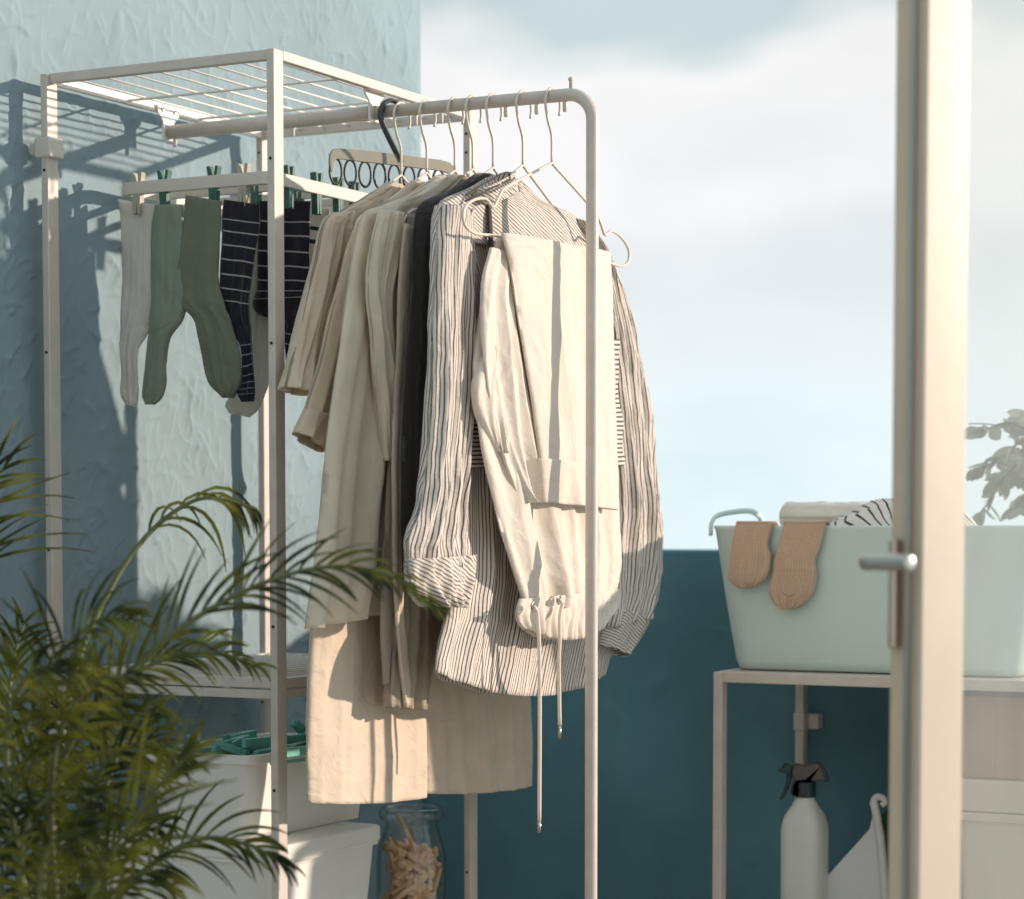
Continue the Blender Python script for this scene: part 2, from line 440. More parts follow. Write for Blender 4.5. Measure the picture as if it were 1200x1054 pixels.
def piece(mb, rows, O, U, Nn, th=0.012, amp=0.008, freq=4.0, n=80, cols=60, seed=0, sag=0.0, mirror=None, wr=0.0045, thp=0.5, uvang=0.0, uvoff=(0, 0), gather=0, openw=0.0, drift=0.7, edge=0.002, pinch=0.0):
    """Hanging tube of cloth. rows = [((px,py),(px,py)), ...] left and right edge, seen on the plane through O with axis U and normal Nn."""
    rng = random.Random(seed)
    if mb.uv is None: mb.uv = []
    Lp, Rp = [], []
    for (l, r) in rows:
        for q, dst in ((l, Lp), (r, Rp)):
            p = hit(q[0], q[1], O, Nn)
            u = (p - O).dot(U); z = p.z
            if mirror is not None: u = 2 * mirror - u
            dst.append((u, z))
    if mirror is not None: Lp, Rp = Rp, Lp
    Lc, Rc = crom(Lp, n), crom(Rp, n)
    avgw = float(np.mean(np.abs(Rc[:, 0] - Lc[:, 0])))
    length = float(np.sum(np.linalg.norm(np.diff((Lc + Rc) / 2, axis=0), axis=1)))
    comps = [(freq * rng.uniform(0.55, 0.8), rng.random(), rng.uniform(-1, 1), 1.0),
             (freq * rng.uniform(1.0, 1.3), rng.random(), rng.uniform(-1, 1), 0.6),
             (freq * rng.uniform(1.7, 2.3), rng.random(), rng.uniform(-1, 1), 0.3)]
    base = len(mb.v); K = 2 * cols; arcs = []
    ca, sa = math.cos(uvang), math.sin(uvang)
    for i in range(n):
        t = i / (n - 1)
        rowp = []
        A = amp * (0.12 + 0.88 * t ** 0.8)
        for k in range(K):
            front = k < cols
            s = (k / (cols - 1)) if front else ((K - 1 - k) / (cols - 1))
            s = min(max(s, 0.0), 1.0)
            p2 = Lc[i] + (Rc[i] - Lc[i]) * s
            x = 2 * s - 1
            prof = max(0.0, 1 - abs(x) ** 3) ** thp
            rip = 0
            for (f, ph, d, w) in comps:
                y = 2 * math.pi * (f * s + ph + d * drift * t)
                sn = math.sin(y)
                rip += w * (1 - 1.7 * abs(sn) ** 0.8 if w > 0.5 else sn * 0.8)
            if gather:
                rip += gather * math.sin(2 * math.pi * s * 17 + 3 * t)
            off = A * rip * (0.35 + 0.65 * prof)
            w3 = noise.fractal(Vector((s * avgw * 16 + seed * 7, t * length * 6, (0 if front else 3) + seed)), 0.8, 2.1, 4)
            off += wr * w3
            tt = th * (1 + openw * t) * prof * (1 if front else -1)
            zz = p2[1] - sag * 4 * s * (1 - s) * t ** 6
            ej = edge * noise.noise(Vector((t * length * 22, seed * 3.3, 9 if x < 0 else 5))) * (abs(x) ** 2)
            P = O + U * (p2[0] - O.dot(U) * 0 + ej) 
            P = Vector((P.x, P.y, 0)) + Z * zz + Nn * (off + tt)
            mb.v.append(P); rowp.append(P)
        arc = [0.0]
        for k in range(1, K): arc.append(arc[-1] + (rowp[k] - rowp[k - 1]).length)
        mid = arc[cols // 2]
        arcs.append([x - mid for x in arc])
    AR = np.array(arcs)
    AR = 0.5 * AR + 0.5 * AR.mean(axis=0)[None, :]
    for i in range(n):
        v_ = i / (n - 1) * length
        for k in range(K):
            u_ = AR[i, k] + 1.0
            mb.uv.append((ca * u_ - sa * v_ + uvoff[0], sa * u_ + ca * v_ + uvoff[1]))
    for i in range(n - 1):
        for k in range(K):
            mb.f.append((base + i * K + k, base + i * K + (k + 1) % K, base + (i + 1) * K + (k + 1) % K, base + (i + 1) * K + k))
    return mb
def apl(a): return dict(O=R(a, 0), U=E2, Nn=E1)
def bpl(b): return dict(O=R(0, b), U=E1, Nn=-E2)
def cloth(name, m, parent, pieces, solid=0.0011):
    mb = MB()
    for rows, kw in pieces: piece(mb, rows, **kw)
    return obj(name, mb, m, parent, smooth=True, solid=solid)

# ================================================================== setting
AW = -0.035                                           # plane of the blue wall
BEND = ab(pa(493, 60, AW))[1]                         # where the blue wall ends
fl = MB(); fl.box(R(1.0, -2.2, -0.06), 2.6, 3.6, 0.06, E1, E2)
o = obj('floor', fl, M['floor']); o['kind'] = 'structure'
def stucco_sheet(mb, b0, b1, z0, z1, step=0.0026):
    nb, nz_ = int((b1 - b0) / step), int((z1 - z0) / step)
    U_, V_ = np.meshgrid(np.linspace(b0, b1, nb), np.linspace(z0, z1, nz_), indexing='ij')
    Hh = np.zeros_like(U_)
    rg = np.random.RandomState(3)
    area = (b1 - b0) * (z1 - z0)
    for k in range(int(area * 2600)):
        cu, cv = rg.uniform(b0, b1), rg.uniform(z0, z1)
        a_ = 1.15 + 1.3 * noise.noise(Vector((cu * 2.2, cv * 2.2, 1.7))) + rg.normal() * 0.8
        Ls = rg.uniform(0.004, 0.028) * (1.7 if rg.rand() < 0.1 else 1); hgt = rg.uniform(0.0003, 0.0019) * (1.6 if rg.rand() < 0.12 else 1); cvt = rg.uniform(-14, 14); tail = rg.uniform(0.003, 0.012)
        iu = int((cu - b0) / step); iv = int((cv - z0) / step); rr_ = int((Ls * 1.6 + 0.03) / step)
        sl = (slice(max(0, iu - rr_), iu + rr_), slice(max(0, iv - rr_), iv + rr_))
        du, dv = U_[sl] - cu, V_[sl] - cv
        x = du * math.cos(a_) + dv * math.sin(a_); y = -du * math.sin(a_) + dv * math.cos(a_)
        y = y - cvt * x * x
        prof = np.where(y > 0, np.exp(-y / tail), np.exp(y / 0.0018))
        Hh[sl] += hgt * prof * np.exp(-np.abs(x / Ls) ** 3)
    lump = np.array([[noise.fractal(Vector((u * 5, v * 5, 4)), 1, 2, 3) for v in np.linspace(z0, z1, nz_)[::6]] for u in np.linspace(b0, b1, nb)[::6]])
    iu = np.clip(np.arange(nb) / 6.0, 0, lump.shape[0] - 1.001); iv = np.clip(np.arange(nz_) / 6.0, 0, lump.shape[1] - 1.001)
    fu, fv = (iu % 1)[:, None], (iv % 1)[None, :]; a0, c0_ = iu.astype(int), iv.astype(int)
    lp_ = (lump[a0][:, c0_] * (1 - fu) * (1 - fv) + lump[a0 + 1][:, c0_] * fu * (1 - fv) + lump[a0][:, c0_ + 1] * (1 - fu) * fv + lump[a0 + 1][:, c0_ + 1] * fu * fv)
    Hh += 0.0022 * lp_
    e_ = np.minimum(1, np.minimum(nb - 1 - np.arange(nb), 6)[:, None] / 6.0)
    Hh *= e_
    P0 = np.array(R(AW, 0, 0)); e1, e2 = np.array(E1), np.array(E2)
    P = P0 + Hh[..., None] * e1 + U_[..., None] * e2; P[..., 2] = V_
    o_ = len(mb.v); mb.v += [Vector(p) for p in P.reshape(-1, 3)]
    mb.f += [(o_ + i * nz_ + j, o_ + (i + 1) * nz_ + j, o_ + (i + 1) * nz_ + j + 1, o_ + i * nz_ + j + 1) for i in range(nb - 1) for j in range(nz_ - 1)]
w = MB(); w.rbox(AW - 0.2, AW - 0.004, -2.6, BEND, 0.0, 2.9)
stucco_sheet(w, -0.45, BEND - 0.0005, 0.35, 2.05)
w.rbox(AW - 0.004, AW, -2.6, -0.4502, 0.0, 2.9); w.rbox(AW - 0.004, AW, -0.45, BEND - 0.0005, 0.0, 0.3498); w.rbox(AW - 0.004, AW, -0.45, BEND - 0.0005, 2.0502, 2.9)
o = obj('house_wall', w, M['bluewall'], loc=R(AW, 0, 0))
for p in o.data.polygons: p.use_smooth = len(o.data.polygons) > 50 and p.area < 2e-4
o = o; tag(o, 'pale blue rough stucco wall behind the clothes rack', 'wall')
pz = hit(800, 645, R(0, BEND), -E2).z
w = MB(); w.rbox(AW - 0.2, ab(pb(1200, 800, BEND))[0] + 0.22, BEND + 0.003, BEND + 0.16, 0.0, pz)
o = obj('parapet_wall', w, M['tealwall'], loc=R(0, BEND, 0), bevel=0.004); tag(o, 'low dark teal plaster balcony wall under the open sky', 'wall')

def struct(name, c, h, m):
    b = MB(); b.box(Vector(c), *h); q = obj(name, b, m, loc=c); q['kind'] = 'structure'; return q
M['plaster'] = mat('room_plaster', (0.55, 0.50, 0.44), 0.9, var=0.05, bump=0.2)
struct('wall_back', (-0.40, -2.28, 1.3), (1.68, 0.06, 1.3), M['plaster'])

# ================================================================== clothes rack
rack = thing('clothes_rack', 'tall cream metal shelf frame with a pull-out clothes rail on its own leg', 'clothes rack', R(LA / 2, LB / 2))
PW, PD = 0.0055, 0.011                                # half sizes of a post
holes = {(LA, 0): [(322, 185), (322, 402), (324, 735), (325, 927)], (0, 0): [(57, 199), (60, 413), (70, 645)],
         (0, LB): [(305, 179), (306, 690), (306, 823)], (LA, LB): [(545, 157), (545, 179), (553, 1023)]}
for (a, b), hp in holes.items():
    pm = MB(); pm.rbox(a - PW, a + PW, b - PD, b + PD, 0.012, ZTOP - 0.0005)
    po = obj('post', pm, M['white'], rack, bevel=0.0015)
    fm = MB(); fm.lathe([(0.011, 0), (0.011, 0.008), (0.006, 0.012)], R(a, b, 0), n=16, capt=True)
    obj('foot', fm, M['gasket'], po)
    fz = b - PD - 0.0006
    for q in hp:
        hm = MB(); z = pb(q[0], q[1], fz).z
        c = R(a, fz, z)
        pts = [c + E1 * 0.0019 * math.cos(t * math.pi / 6) + Z * 0.0019 * math.sin(t * math.pi / 6) for t in range(12)]
        hm.prism(pts, E2, 0.0008)
        obj('hole', hm, M['hole'], po)
# wall clips on the wall posts
for (q, b) in (((60, 174), 0),):
    z = pb(q[0], q[1], b).z
    cm = MB(); cm.rbox(-0.014, 0.0125, b - PD - 0.004, b + PD + 0.004, z - 0.0135, z + 0.0135)
    cm.rbox(-0.03, -0.014, b - 0.006, b + 0.006, z - 0.008, z + 0.008)
    obj('wall_clip', cm, M['white_plastic'], rack, bevel=0.003)
def ring_rails(z0, z1, parent, name, thk=0.0055):
    for (n_, x0, x1, y0, y1) in ((name, PW, LA - PW, -thk, thk), (name, PW, LA - PW, LB - thk, LB + thk),
                                 (name, -thk, thk, PD, LB - PD), (name, LA - thk, LA + thk, PD, LB - PD)):
        m = MB(); m.rbox(x0, x1, y0, y1, z0, z1); obj(n_, m, M['sunlit'] if x0 <= 0 and y0 > 0 else M['white'], parent, bevel=0.0012)  # wall-side rail takes the paint copy with sunlight in its colour
def grid_shelf(z, ncols, nrows, r=0.0014, name='wire_shelf'):
    m = MB()
    for i in range(ncols):
        a = 0.006 + (LA - 0.012) * (i + 0.5) / ncols
        m.tube([R(a, 0.004, z), R(a, LB - 0.004, z)], r, 6)
    for j in range(nrows):
        b = LB * (j + 1) / (nrows + 1)
        m.tube([R(0.004, b, z - 2 * r), R(LA - 0.004, b, z - 2 * r)], r * 1.3, 6)
    return obj(name, m, M['sunlit'], rack, smooth=True)
ring_rails(ZTOP - 0.0125, ZTOP, rack, 'top_rail')
grid_shelf(ZTOP - 0.005, 8, 2)
ZMID = pb(250, 805, 0).z
ring_rails(ZMID + 0.0008, ZMID + 0.0135, rack, 'shelf_rail'); ring_rails(ZMID - 0.0125, ZMID - 0.001, rack, 'shelf_rail', 0.005)
grid_shelf(ZMID + 0.0115, 14, 3)
ZLOW = 0.555
ring_rails(ZLOW - 0.014, ZLOW - 0.001, rack, 'shelf_rail')
sb = MB(); sb.rbox(0.002, LA - 0.002, 0.004, LB - 0.004, ZLOW - 0.006, ZLOW); obj('shelf_board', sb, M['white'], rack, bevel=0.001)
# the clothes rail
BR = 0.25
pbar = pb(330, 143, BR); ZBAR = pbar.z
aend = ab(pb(694, 300, BR))[0]
rm = MB(); rm.tube([R(0.012, BR, ZBAR), R(LA * 0.99, BR, ZBAR)], 0.0098, 20); obj('outer_rail', rm, M['white'], rack, smooth=True)
rb = 0.034
pts = [R(LA * 0.985, BR, ZBAR + 0.0005)] + [R(aend - rb + rb * math.sin(t), BR, ZBAR - rb + rb * math.cos(t)) for t in [k * math.pi / 2 / 12 for k in range(13)]] + [R(aend, BR, 0.3), R(aend, BR, 0.012)]
rm = MB(); rm.tube(pts, 0.0082, 20); il = obj('inner_rail', rm, M['white'], rack, smooth=True)
fm = MB(); fm.lathe([(0.012, 0), (0.012, 0.012), (0.009, 0.018)], R(aend, BR, 0), n=20, capt=True); obj('foot', fm, M['gasket'], il)
for a in (0.0, LA):
    bm_ = MB()
    s = 0.0085 if a == 0 else -0.0085
    top, bot = ZTOP - 0.004, ZBAR - 0.0115
    poly = [R(a + s, BR - 0.026, top), R(a + s, BR + 0.026, top), R(a + s, BR + 0.024, top - 0.012), R(a + s, BR + 0.013, top - 0.021), R(a + s, BR + 0.0125, bot), R(a + s, BR - 0.0125, bot), R(a + s, BR - 0.013, top - 0.021), R(a + s, BR - 0.024, top - 0.012)]
    bm_.prism(poly, E1, 0.003)
    bk = obj('rail_bracket', bm_, M['sunlit'], rack, bevel=0.001)
    sm = MB()
    for d in (-0.014, 0.014):
        c = R(a + s, BR + d, top - 0.006)
        sm.prism([c + E2 * 0.003 * math.cos(t * math.pi / 5) + Z * 0.003 * math.sin(t * math.pi / 5) for t in range(10)], E1, 0.0075)
    obj('screw', sm, M['steel'], bk)
for px in (205, 343, 487, 517, 549, 593, 629, 662):
    a = ab(pb(px, 140, BR))[0]
    m = MB(); m.lathe([(0.0022, -0.015), (0.0030, -0.014), (0.0030, -0.004), (0.0026, 0.0)], R(a, BR, ZBAR - 0.006), n=10); obj('peg', m, M['white_plastic'], rack, smooth=True)
a = ab(pb(669, 107, BR))[0]
m = MB(); m.lathe([(0.0024, 0), (0.0024, 0.011), (0.0036, 0.012), (0.0036, 0.015), (0.001, 0.0165)], R(a, BR, ZBAR + 0.006), n=10); obj('peg', m, M['white_plastic'], rack, smooth=True)

# ================================================================== coat hangers
hook_px = [468, 498, 531, 552, 576, 611, 645]
AH = [ab(pb(p, 118, BR))[0] for p in hook_px]
a7 = AH[6]
zo = ZBAR + 0.0085 - pa(645, 107, a7).z               # fine height correction

left = [(649, 192), (598, 219), (588, 230), (581.5, 243), (577, 240), (572, 234), (562, 234), (552, 239), (546, 248), (546, 260), (551, 269), (561, 274.5), (584, 277)]
lp = []
for q in left:
    p = pa(q[0], q[1], a7); lp.append((ab(p)[1], p.z))
bc = lp[0][0]
zt = lp[-1][1]
sh = BR - bc + 0.004
lp = [(b + sh, z) for b, z in lp]
bc += sh
hookpts = []
zb = ZBAR + 0.0098
for k in range(11):
    t = math.radians(-30 + k * 21)
    hookpts.append((bc + 0.003 - 0.0005 + 0.021 * math.cos(t), zb - 0.0195 + 0.021 * math.sin(t)))
hookpts += [(bc - 0.012, zb - 0.040), (bc - 0.004, zb - 0.052), (bc, zb - 0.064), (bc, lp[0][1])]
def hp(b, z): return R(a7, b, z)
lc = crom(lp, 90); hc = crom(hookpts, 60)
def make_hanger(sx):
    h = thing('coat_hanger', 'x', 'coat hanger', R(a7, BR, ZBAR))
    wire = MB(); wire.tube([hp(b, z) for b, z in hc], 0.0017, 8); obj('hook', wire, M['hanger'], h, smooth=True)
    loop = [hp(bc + (b - bc) * sx, z) for b, z in lc] + [hp(bc - (b - bc) * sx, z) for b, z in lc[::-1]]
    wire = MB(); wire.tube(loop + [loop[0]], 0.0019, 8, caps=False); obj('wire_frame', wire, M['hanger'], h, smooth=True)
    return h
hang = make_hanger(1.0)
hlab = ['cream wire hanger inside the beige T-shirt, first one after the grey ring hanger', 'cream wire hanger inside the tan T-shirt, next to the T-shirt closest to the wall',
        'cream wire hanger inside the pale cream tunic', 'cream wire hanger inside the taupe linen shirt', 'cream wire hanger inside the charcoal dress',
        'cream wire hanger inside the black and cream striped shirt', 'cream wire hanger with bare notched shoulders carrying the drawstring trousers']
hang['label'] = hlab[6]; hang['group'] = 'hangers on the rail'
small = make_hanger(0.76)
small.matrix_world = Matrix.Translation(R(AH[0], BR, ZBAR)); small['label'] = hlab[0]; small['group'] = 'hangers on the rail'
for i in range(1, 6):
    dup(small, Matrix.Translation(R(AH[i], BR, ZBAR)), hlab[i], 'hangers on the rail')
H7 = ZBAR
# ------------------------------------------------------------------ grey ring hanger
hx = pb(456, 122, BR); a_r = ab(hx)[0]
G1 = Vector((0.80, 0.60, 0)); GN = Vector((0.60, -0.80, 0))
OR = R(a_r, BR, ZBAR)
rh = thing('ring_hanger', 'flat grey hanger with a row of oval rings, hooked on the rail before the clothes', 'accessory hanger', OR)
def pg(px, py): return hit(px, py, OR, GN)
plate = [(387, 202), (385.5, 190), (386, 181), (389, 176), (394, 174), (420, 176), (470, 182), (515, 187.5), (526, 190.5), (532, 196), (534, 204), (533, 213), (529, 213), (526, 204), (515, 200.5), (470, 195), (420, 189.5), (394, 186.5), (390, 192), (389.5, 202)]
mb = MB(); mb.prism([pg(*q) for q in plate], GN, 0.004); obj('plate', mb, M['greyplate'], rh, bevel=0.0008)
mb = MB()
hk = crom([(470, 190), (464, 178), (455, 160), (447.5, 143), (445.5, 131), (449.5, 122), (457, 118), (465, 121), (469.5, 131)], 60)
mb.tube([pg(*q) for q in hk], [0.0055 - 0.0014 * i / 59 for i in range(60)], 10, flat=0.7); obj('hook', mb, M['darkring'], rh, smooth=True)
for i in range(8):
    c = pg(393.5 + i * 17.2, 201 + i * 1.75)
    mb = MB(); mb.torus(c, G1, Z, 0.0093, 0.0165, 0.0017, 30, 8); obj('ring', mb, M['darkring'], rh, smooth=True)

# ================================================================== clothes
F_ = {}
F_['beige'] = fabric('beige_cotton', (0.84, 0.72, 0.57), 0.38)
F_['tan'] = fabric('tan_cotton', (0.78, 0.65, 0.49), 0.38)
F_['cream'] = fabric('cream_viscose', (0.89, 0.81, 0.68), 0.45)
F_['taupe'] = fabric('taupe_linen', (0.50, 0.42, 0.32), 0.28, weave=0.5)
F_['char'] = fabric('charcoal_cloth', (0.032, 0.027, 0.025), 0.02)
F_['skirt'] = fabric('sand_twill', (0.74, 0.61, 0.48), 0.15)
F_['pants'] = fabric('ecru_jersey', (0.88, 0.795, 0.70), 0.25, var=0.03)
blk = (0.11, 0.092, 0.086)
F_['stripe'] = fabric('striped_cotton', (0.86, 0.77, 0.69), 0.22, stripe=(0, 0.0054, 0.30, blk, None))
F_['hstripe'] = fabric('cross_striped_cotton', (0.82, 0.73, 0.65), 0.1, stripe=(1, 0.0062, 0.45, blk, None))
F_['s_white'] = fabric('white_sock_knit', (0.80, 0.76, 0.69), 0.3, weave=0.5)
F_['s_green'] = fabric('green_sock_knit', (0.33, 0.39, 0.30), 0.3, stripe=(0, 0.006, 0.12, (0.34, 0.39, 0.29), None), weave=0.5)
F_['s_olive'] = fabric('olive_sock_knit', (0.215, 0.235, 0.165), 0.2, weave=0.5)
F_['s_navy'] = fabric('navy_sock_knit', (0.016, 0.014, 0.022), 0.0, stripe=[(1, 0.0125, 0.1, (0.36, 0.34, 0.33), (0.016, 0.104)), (1, 0.0125, 0.1, (0.30, 0.29, 0.36), (0.165, 0.258))], weave=0.5)
F_['s_band'] = fabric('banded_sock_knit', (0.66, 0.62, 0.54), 0.2, stripe=(1, 0.016, 0.32, (0.01, 0.025, 0.02), (0.022, 0.051)), weave=0.5)
F_['s_tan'] = fabric('tan_sock_knit', (0.64, 0.46, 0.335), 0.1, stripe=(0, 0.0042, 0.28, (0.54, 0.375, 0.26), None), var=0.10, weave=1.0, nsc=420)
F_['towel'] = fabric('cream_terry', (0.86, 0.82, 0.72), 0.1, weave=1.0)
F_['wstripe'] = fabric('white_striped_cloth', (0.80, 0.76, 0.70), 0.1, stripe=(0, 0.017, 0.22, (0.05, 0.05, 0.06), None))

def garment(name, label, cat, i): return thing(name, label, cat, R(AH[i], BR, ZBAR - 0.09))
# --- beige T-shirt
t = garment('beige_tshirt', 'beige short-sleeved T-shirt, the one hanging closest to the blue wall', 'T-shirt', 0)
P1 = apl(AH[0])
body = [((455, 214), (478, 222)), ((425, 233), (505, 250)), ((396, 251), (535, 285)), ((388, 280), (548, 318)), ((388, 340), (551, 370)), ((388, 450), (552, 470)), ((392, 560), (552, 565)), ((396, 640), (550, 635)), ((398, 700), (548, 690))]
cloth('body', F_['beige'], t, [(body, dict(**P1, th=0.010, amp=0.006, seed=1))])
slv = [((398, 249), (412, 247)), ((383, 258), (409, 272)), ((373, 295), (401, 312)), ((360, 350), (388, 365)), ((347, 405), (374, 418)), ((336, 454), (359, 464))]
kw = dict(O=R(AH[0] + 0.006, 0), U=E2, Nn=E1, th=0.012, amp=0.004, freq=2, seed=2, openw=0.5)
cloth('sleeve', F_['beige'], t, [(slv, kw)]); cloth('sleeve', F_['beige'], t, [(slv, dict(kw, mirror=BR, seed=3))])
# --- tan T-shirt
t = garment('tan_tshirt', 'tan short-sleeved T-shirt with a wide stitched sleeve hem, before the cream tunic', 'T-shirt', 1)
body = [((484, 212), (508, 220)), ((455, 235), (535, 252)), ((426, 254), (562, 288)), ((416, 285), (572, 330)), ((408, 360), (574, 390)), ((402, 450), (574, 470)), ((402, 560), (574, 560)), ((402, 690), (572, 670))]
cloth('body', F_['tan'], t, [(body, dict(**apl(AH[1]), th=0.010, amp=0.007, seed=5))])
slv = [((424, 256), (436, 256)), ((412, 285), (428, 292)), ((402, 325), (424, 335)), ((390, 365), (416, 375)), ((374, 430), (402, 442)), ((359, 480), (394, 494)), ((347, 507), (378, 530))]
kw = dict(O=R(AH[1] + 0.004, 0), U=E2, Nn=E1, th=0.010, amp=0.0025, freq=1.1, seed=6, wr=0.002)
cloth('sleeve', F_['tan'], t, [(slv, kw)]); cloth('sleeve', F_['tan'], t, [(slv, dict(kw, mirror=BR, seed=7))])
hem = [((359.5, 479), (393, 493)), ((353, 493), (386, 511)), ((347, 507), (378, 530))]
cloth('sleeve_hem', F_['tan'], t, [(hem, dict(kw, O=R(AH[1] + 0.0052, 0), th=0.0115, n=16))])
# --- cream tunic
t = garment('cream_tunic', 'long pale cream tunic flaring to a straight hem in the middle of the rail', 'tunic', 2)
body = [((515, 205), (535, 212)), ((482, 226), (560, 250)), ((446, 240), (590, 285)), ((425, 254), (598, 330)), ((414, 306), (600, 360)), ((407, 360), (602, 400)), ((394, 450), (604, 480)), ((382, 540), (604, 560)), ((373, 620), (604, 620)), ((367, 680), (604, 660)), ((360, 737), (600, 690))]
cloth('body', F_['cream'], t, [(body, dict(**apl(AH[2]), th=0.012, amp=0.012, freq=5, seed=12, n=90, cols=70))])
col = [((512, 207), (538, 214)), ((500, 219), (546, 229)), ((488, 232), (556, 246))]
cloth('collar', F_['cream'], t, [(col, dict(O=R(AH[2] + 0.003, 0), U=E2, Nn=E1, th=0.010, amp=0.001, n=14, seed=13))])
slv = [((446, 246), (470, 250)), ((436, 290), (466, 296)), ((432, 340), (458, 346)), ((438, 400), (462, 404)), ((446, 470), (464, 470)), ((450, 540), (466, 540))]
cloth('sleeve', F_['cream'], t, [(slv, dict(O=R(AH[2] + 0.022, 0), U=E2, Nn=E1, th=0.008, amp=0.007, freq=2.5, seed=14))])
# --- sand trousers, wide legs below
t = garment('wide_trousers', 'sand coloured wide-leg trousers hanging lowest, their broad hems below all other clothes', 'trousers', 1)
P_ = AH[1] + 0.014
near = [((400, 470), (490, 490)), ((384, 600), (486, 612)), ((370, 700), (492, 705)), ((363, 800), (496, 800)), ((362, 880), (498, 872)), ((362, 941), (498, 934))]
cloth('leg', F_['skirt'], t, [(near, dict(O=R(P_ + 0.006, 0), U=E2, Nn=E1, th=0.012, amp=0.0045, freq=2.2, seed=21, n=80, wr=0.002, sag=0.004, drift=0.2))])
far = [((470, 490), (590, 510)), ((480, 612), (606, 612)), ((484, 705), (612, 700)), ((490, 800), (618, 790)), ((494, 870), (621, 862)), ((495, 930), (622, 921))]
cloth('leg', F_['skirt'], t, [(far, dict(O=R(P_ - 0.012, 0), U=E2, Nn=E1, th=0.014, amp=0.0045, freq=2.6, seed=22, n=80, wr=0.002, sag=0.004, drift=0.2))])
wst = [((418, 330), (545, 352)), ((408, 400), (570, 425)), ((398, 480), (592, 510))]
cloth('waist', F_['skirt'], t, [(wst, dict(O=R(P_, 0), U=E2, Nn=E1, th=0.012, amp=0.003, seed=23, n=30))])
for nm, rr, dd in (('hem', [((361.8, 905), (498.3, 899)), ((361.8, 923), (498.3, 917)), ((361.8, 941.5), (498.3, 934.5))], 0.014),):
    pass
# --- taupe linen shirt
t = garment('taupe_shirt', 'taupe linen long-sleeved shirt with a narrow front band, just left of the charcoal dress', 'shirt', 3)
body = [((533, 205), (556, 215)), ((504, 225), (575, 245)), ((474, 237), (600, 270)), ((460, 262), (612, 320)), ((455, 335), (616, 380)), ((458, 420), (620, 450)), ((456, 520), (622, 540)), ((450, 620), (622, 630)), ((444, 710), (620, 700)), ((447, 803), (600, 745))]
cloth('body', F_['taupe'], t, [(body, dict(**apl(AH[3] - 0.006), th=0.010, amp=0.006, freq=5, seed=31, n=90))])
band = [((474, 262), (486, 266)), ((468, 320), (481, 323)), ((466, 380), (479, 382)), ((463, 450), (475, 452)), ((460, 540), (471, 541)), ((461, 620), (471, 621)), ((462, 700), (472, 700)), ((466, 760), (476, 760)), ((474, 829), (484, 831))]
cloth('front_band', F_['beige'], t, [(band, dict(O=R(AH[3] + 0.012, 0), U=E2, Nn=E1, th=0.0025, amp=0.0012, freq=1, seed=32, cols=14, wr=0.001))])
slv = [((478, 250), (500, 256)), ((470, 330), (498, 338)), ((464, 420), (492, 425)), ((460, 520), (488, 525)), ((460, 620), (494, 626)), ((462, 700), (508, 706)), ((460, 760), (506, 766)), ((457, 829), (498, 832))]
cloth('sleeve', F_['taupe'], t, [(slv, dict(O=R(AH[3] + 0.002, 0), U=E2, Nn=E1, th=0.008, amp=0.005, freq=2, seed=33, openw=0.6))])
# --- charcoal dress
t = garment('charcoal_dress', 'narrow charcoal black dress squeezed between the taupe and the striped shirt', 'dress', 4)
body = [((560, 203), (585, 208)), ((524, 226), (610, 245)), ((494, 240), (630, 270)), ((484, 268), (640, 310)), ((479, 350), (642, 380)), ((475, 450), (642, 470)), ((472, 540), (640, 555)), ((471, 620), (640, 625)), ((476, 690), (638, 680))]
cloth('body', F_['char'], t, [(body, dict(**apl(AH[4] + 0.002), th=0.009, amp=0.006, freq=6, seed=41))])
# --- striped shirt
t = garment('striped_shirt', 'oversized cream shirt with fine black stripes and gathered sleeves hanging behind the drawstring trousers', 'shirt', 5)
A6 = AH[5]
body = [((578, 212), (600, 216)), ((552, 223), (632, 242)), ((524, 235), (668, 258)), ((517, 270), (684, 295)), ((528, 330), (702, 340)), ((536, 420), (713, 420)), ((540, 520), (718, 520)), ((540, 620), (721, 615)), ((530, 700), (722, 690)), ((516, 745), (722, 735)), ((509, 788), (708, 790))]
cloth('body', F_['stripe'], t, [(body, dict(**apl(A6 - 0.010), th=0.013, amp=0.006, freq=4, seed=51, n=110, cols=80, sag=0.03))])
yoke = [((578, 208), (602, 213)), ((548, 222), (634, 238)), ((517, 236), (672, 254)), ((513, 258), (690, 285)), ((524, 282), (694, 310))]
cloth('yoke', F_['stripe'], t, [(yoke, dict(O=R(A6 - 0.006, 0), U=E2, Nn=E1, th=0.017, amp=0.002, freq=2, seed=52, n=40, uvang=rad(58)))])
colr = [((556, 222), (594, 202)), ((559, 229), (597, 211)), ((566, 240), (603, 224))]
co = cloth('collar', F_['stripe'], t, [(colr, dict(O=R(A6 + 0.016, 0), U=E2, Nn=E1, th=0.016, amp=0.001, n=14, seed=53, uvang=rad(35)))])
for pp in ([(546, 229), (556, 222), (575, 211), (594, 202), (598, 209)], [(545, 236), (560, 229), (580, 219), (598, 210)]):
    mb = MB(); mb.tube([hit(x, y, R(A6 + 0.0325, 0), E1) for x, y in crom(pp, 24)], 0.0011, 6); obj('edging', mb, F_['char'], co, smooth=True)
plk = [((569, 226), (574, 227)), ((571, 250), (576, 252)), ((573, 300), (578, 302))]
cloth('placket', F_['char'], t, [(plk, dict(O=R(A6 + 0.0125, 0), U=E2, Nn=E1, th=0.001, amp=0, n=20, cols=8, wr=0.0005, seed=54))])
ls = [((518, 240), (548, 246)), ((510, 290), (551, 300)), ((507, 370), (553, 380)), ((505, 450), (554, 450)), ((502, 530), (549, 530)), ((494, 590), (545, 590)), ((479, 635), (546, 636)), ((478, 665), (550, 664))]
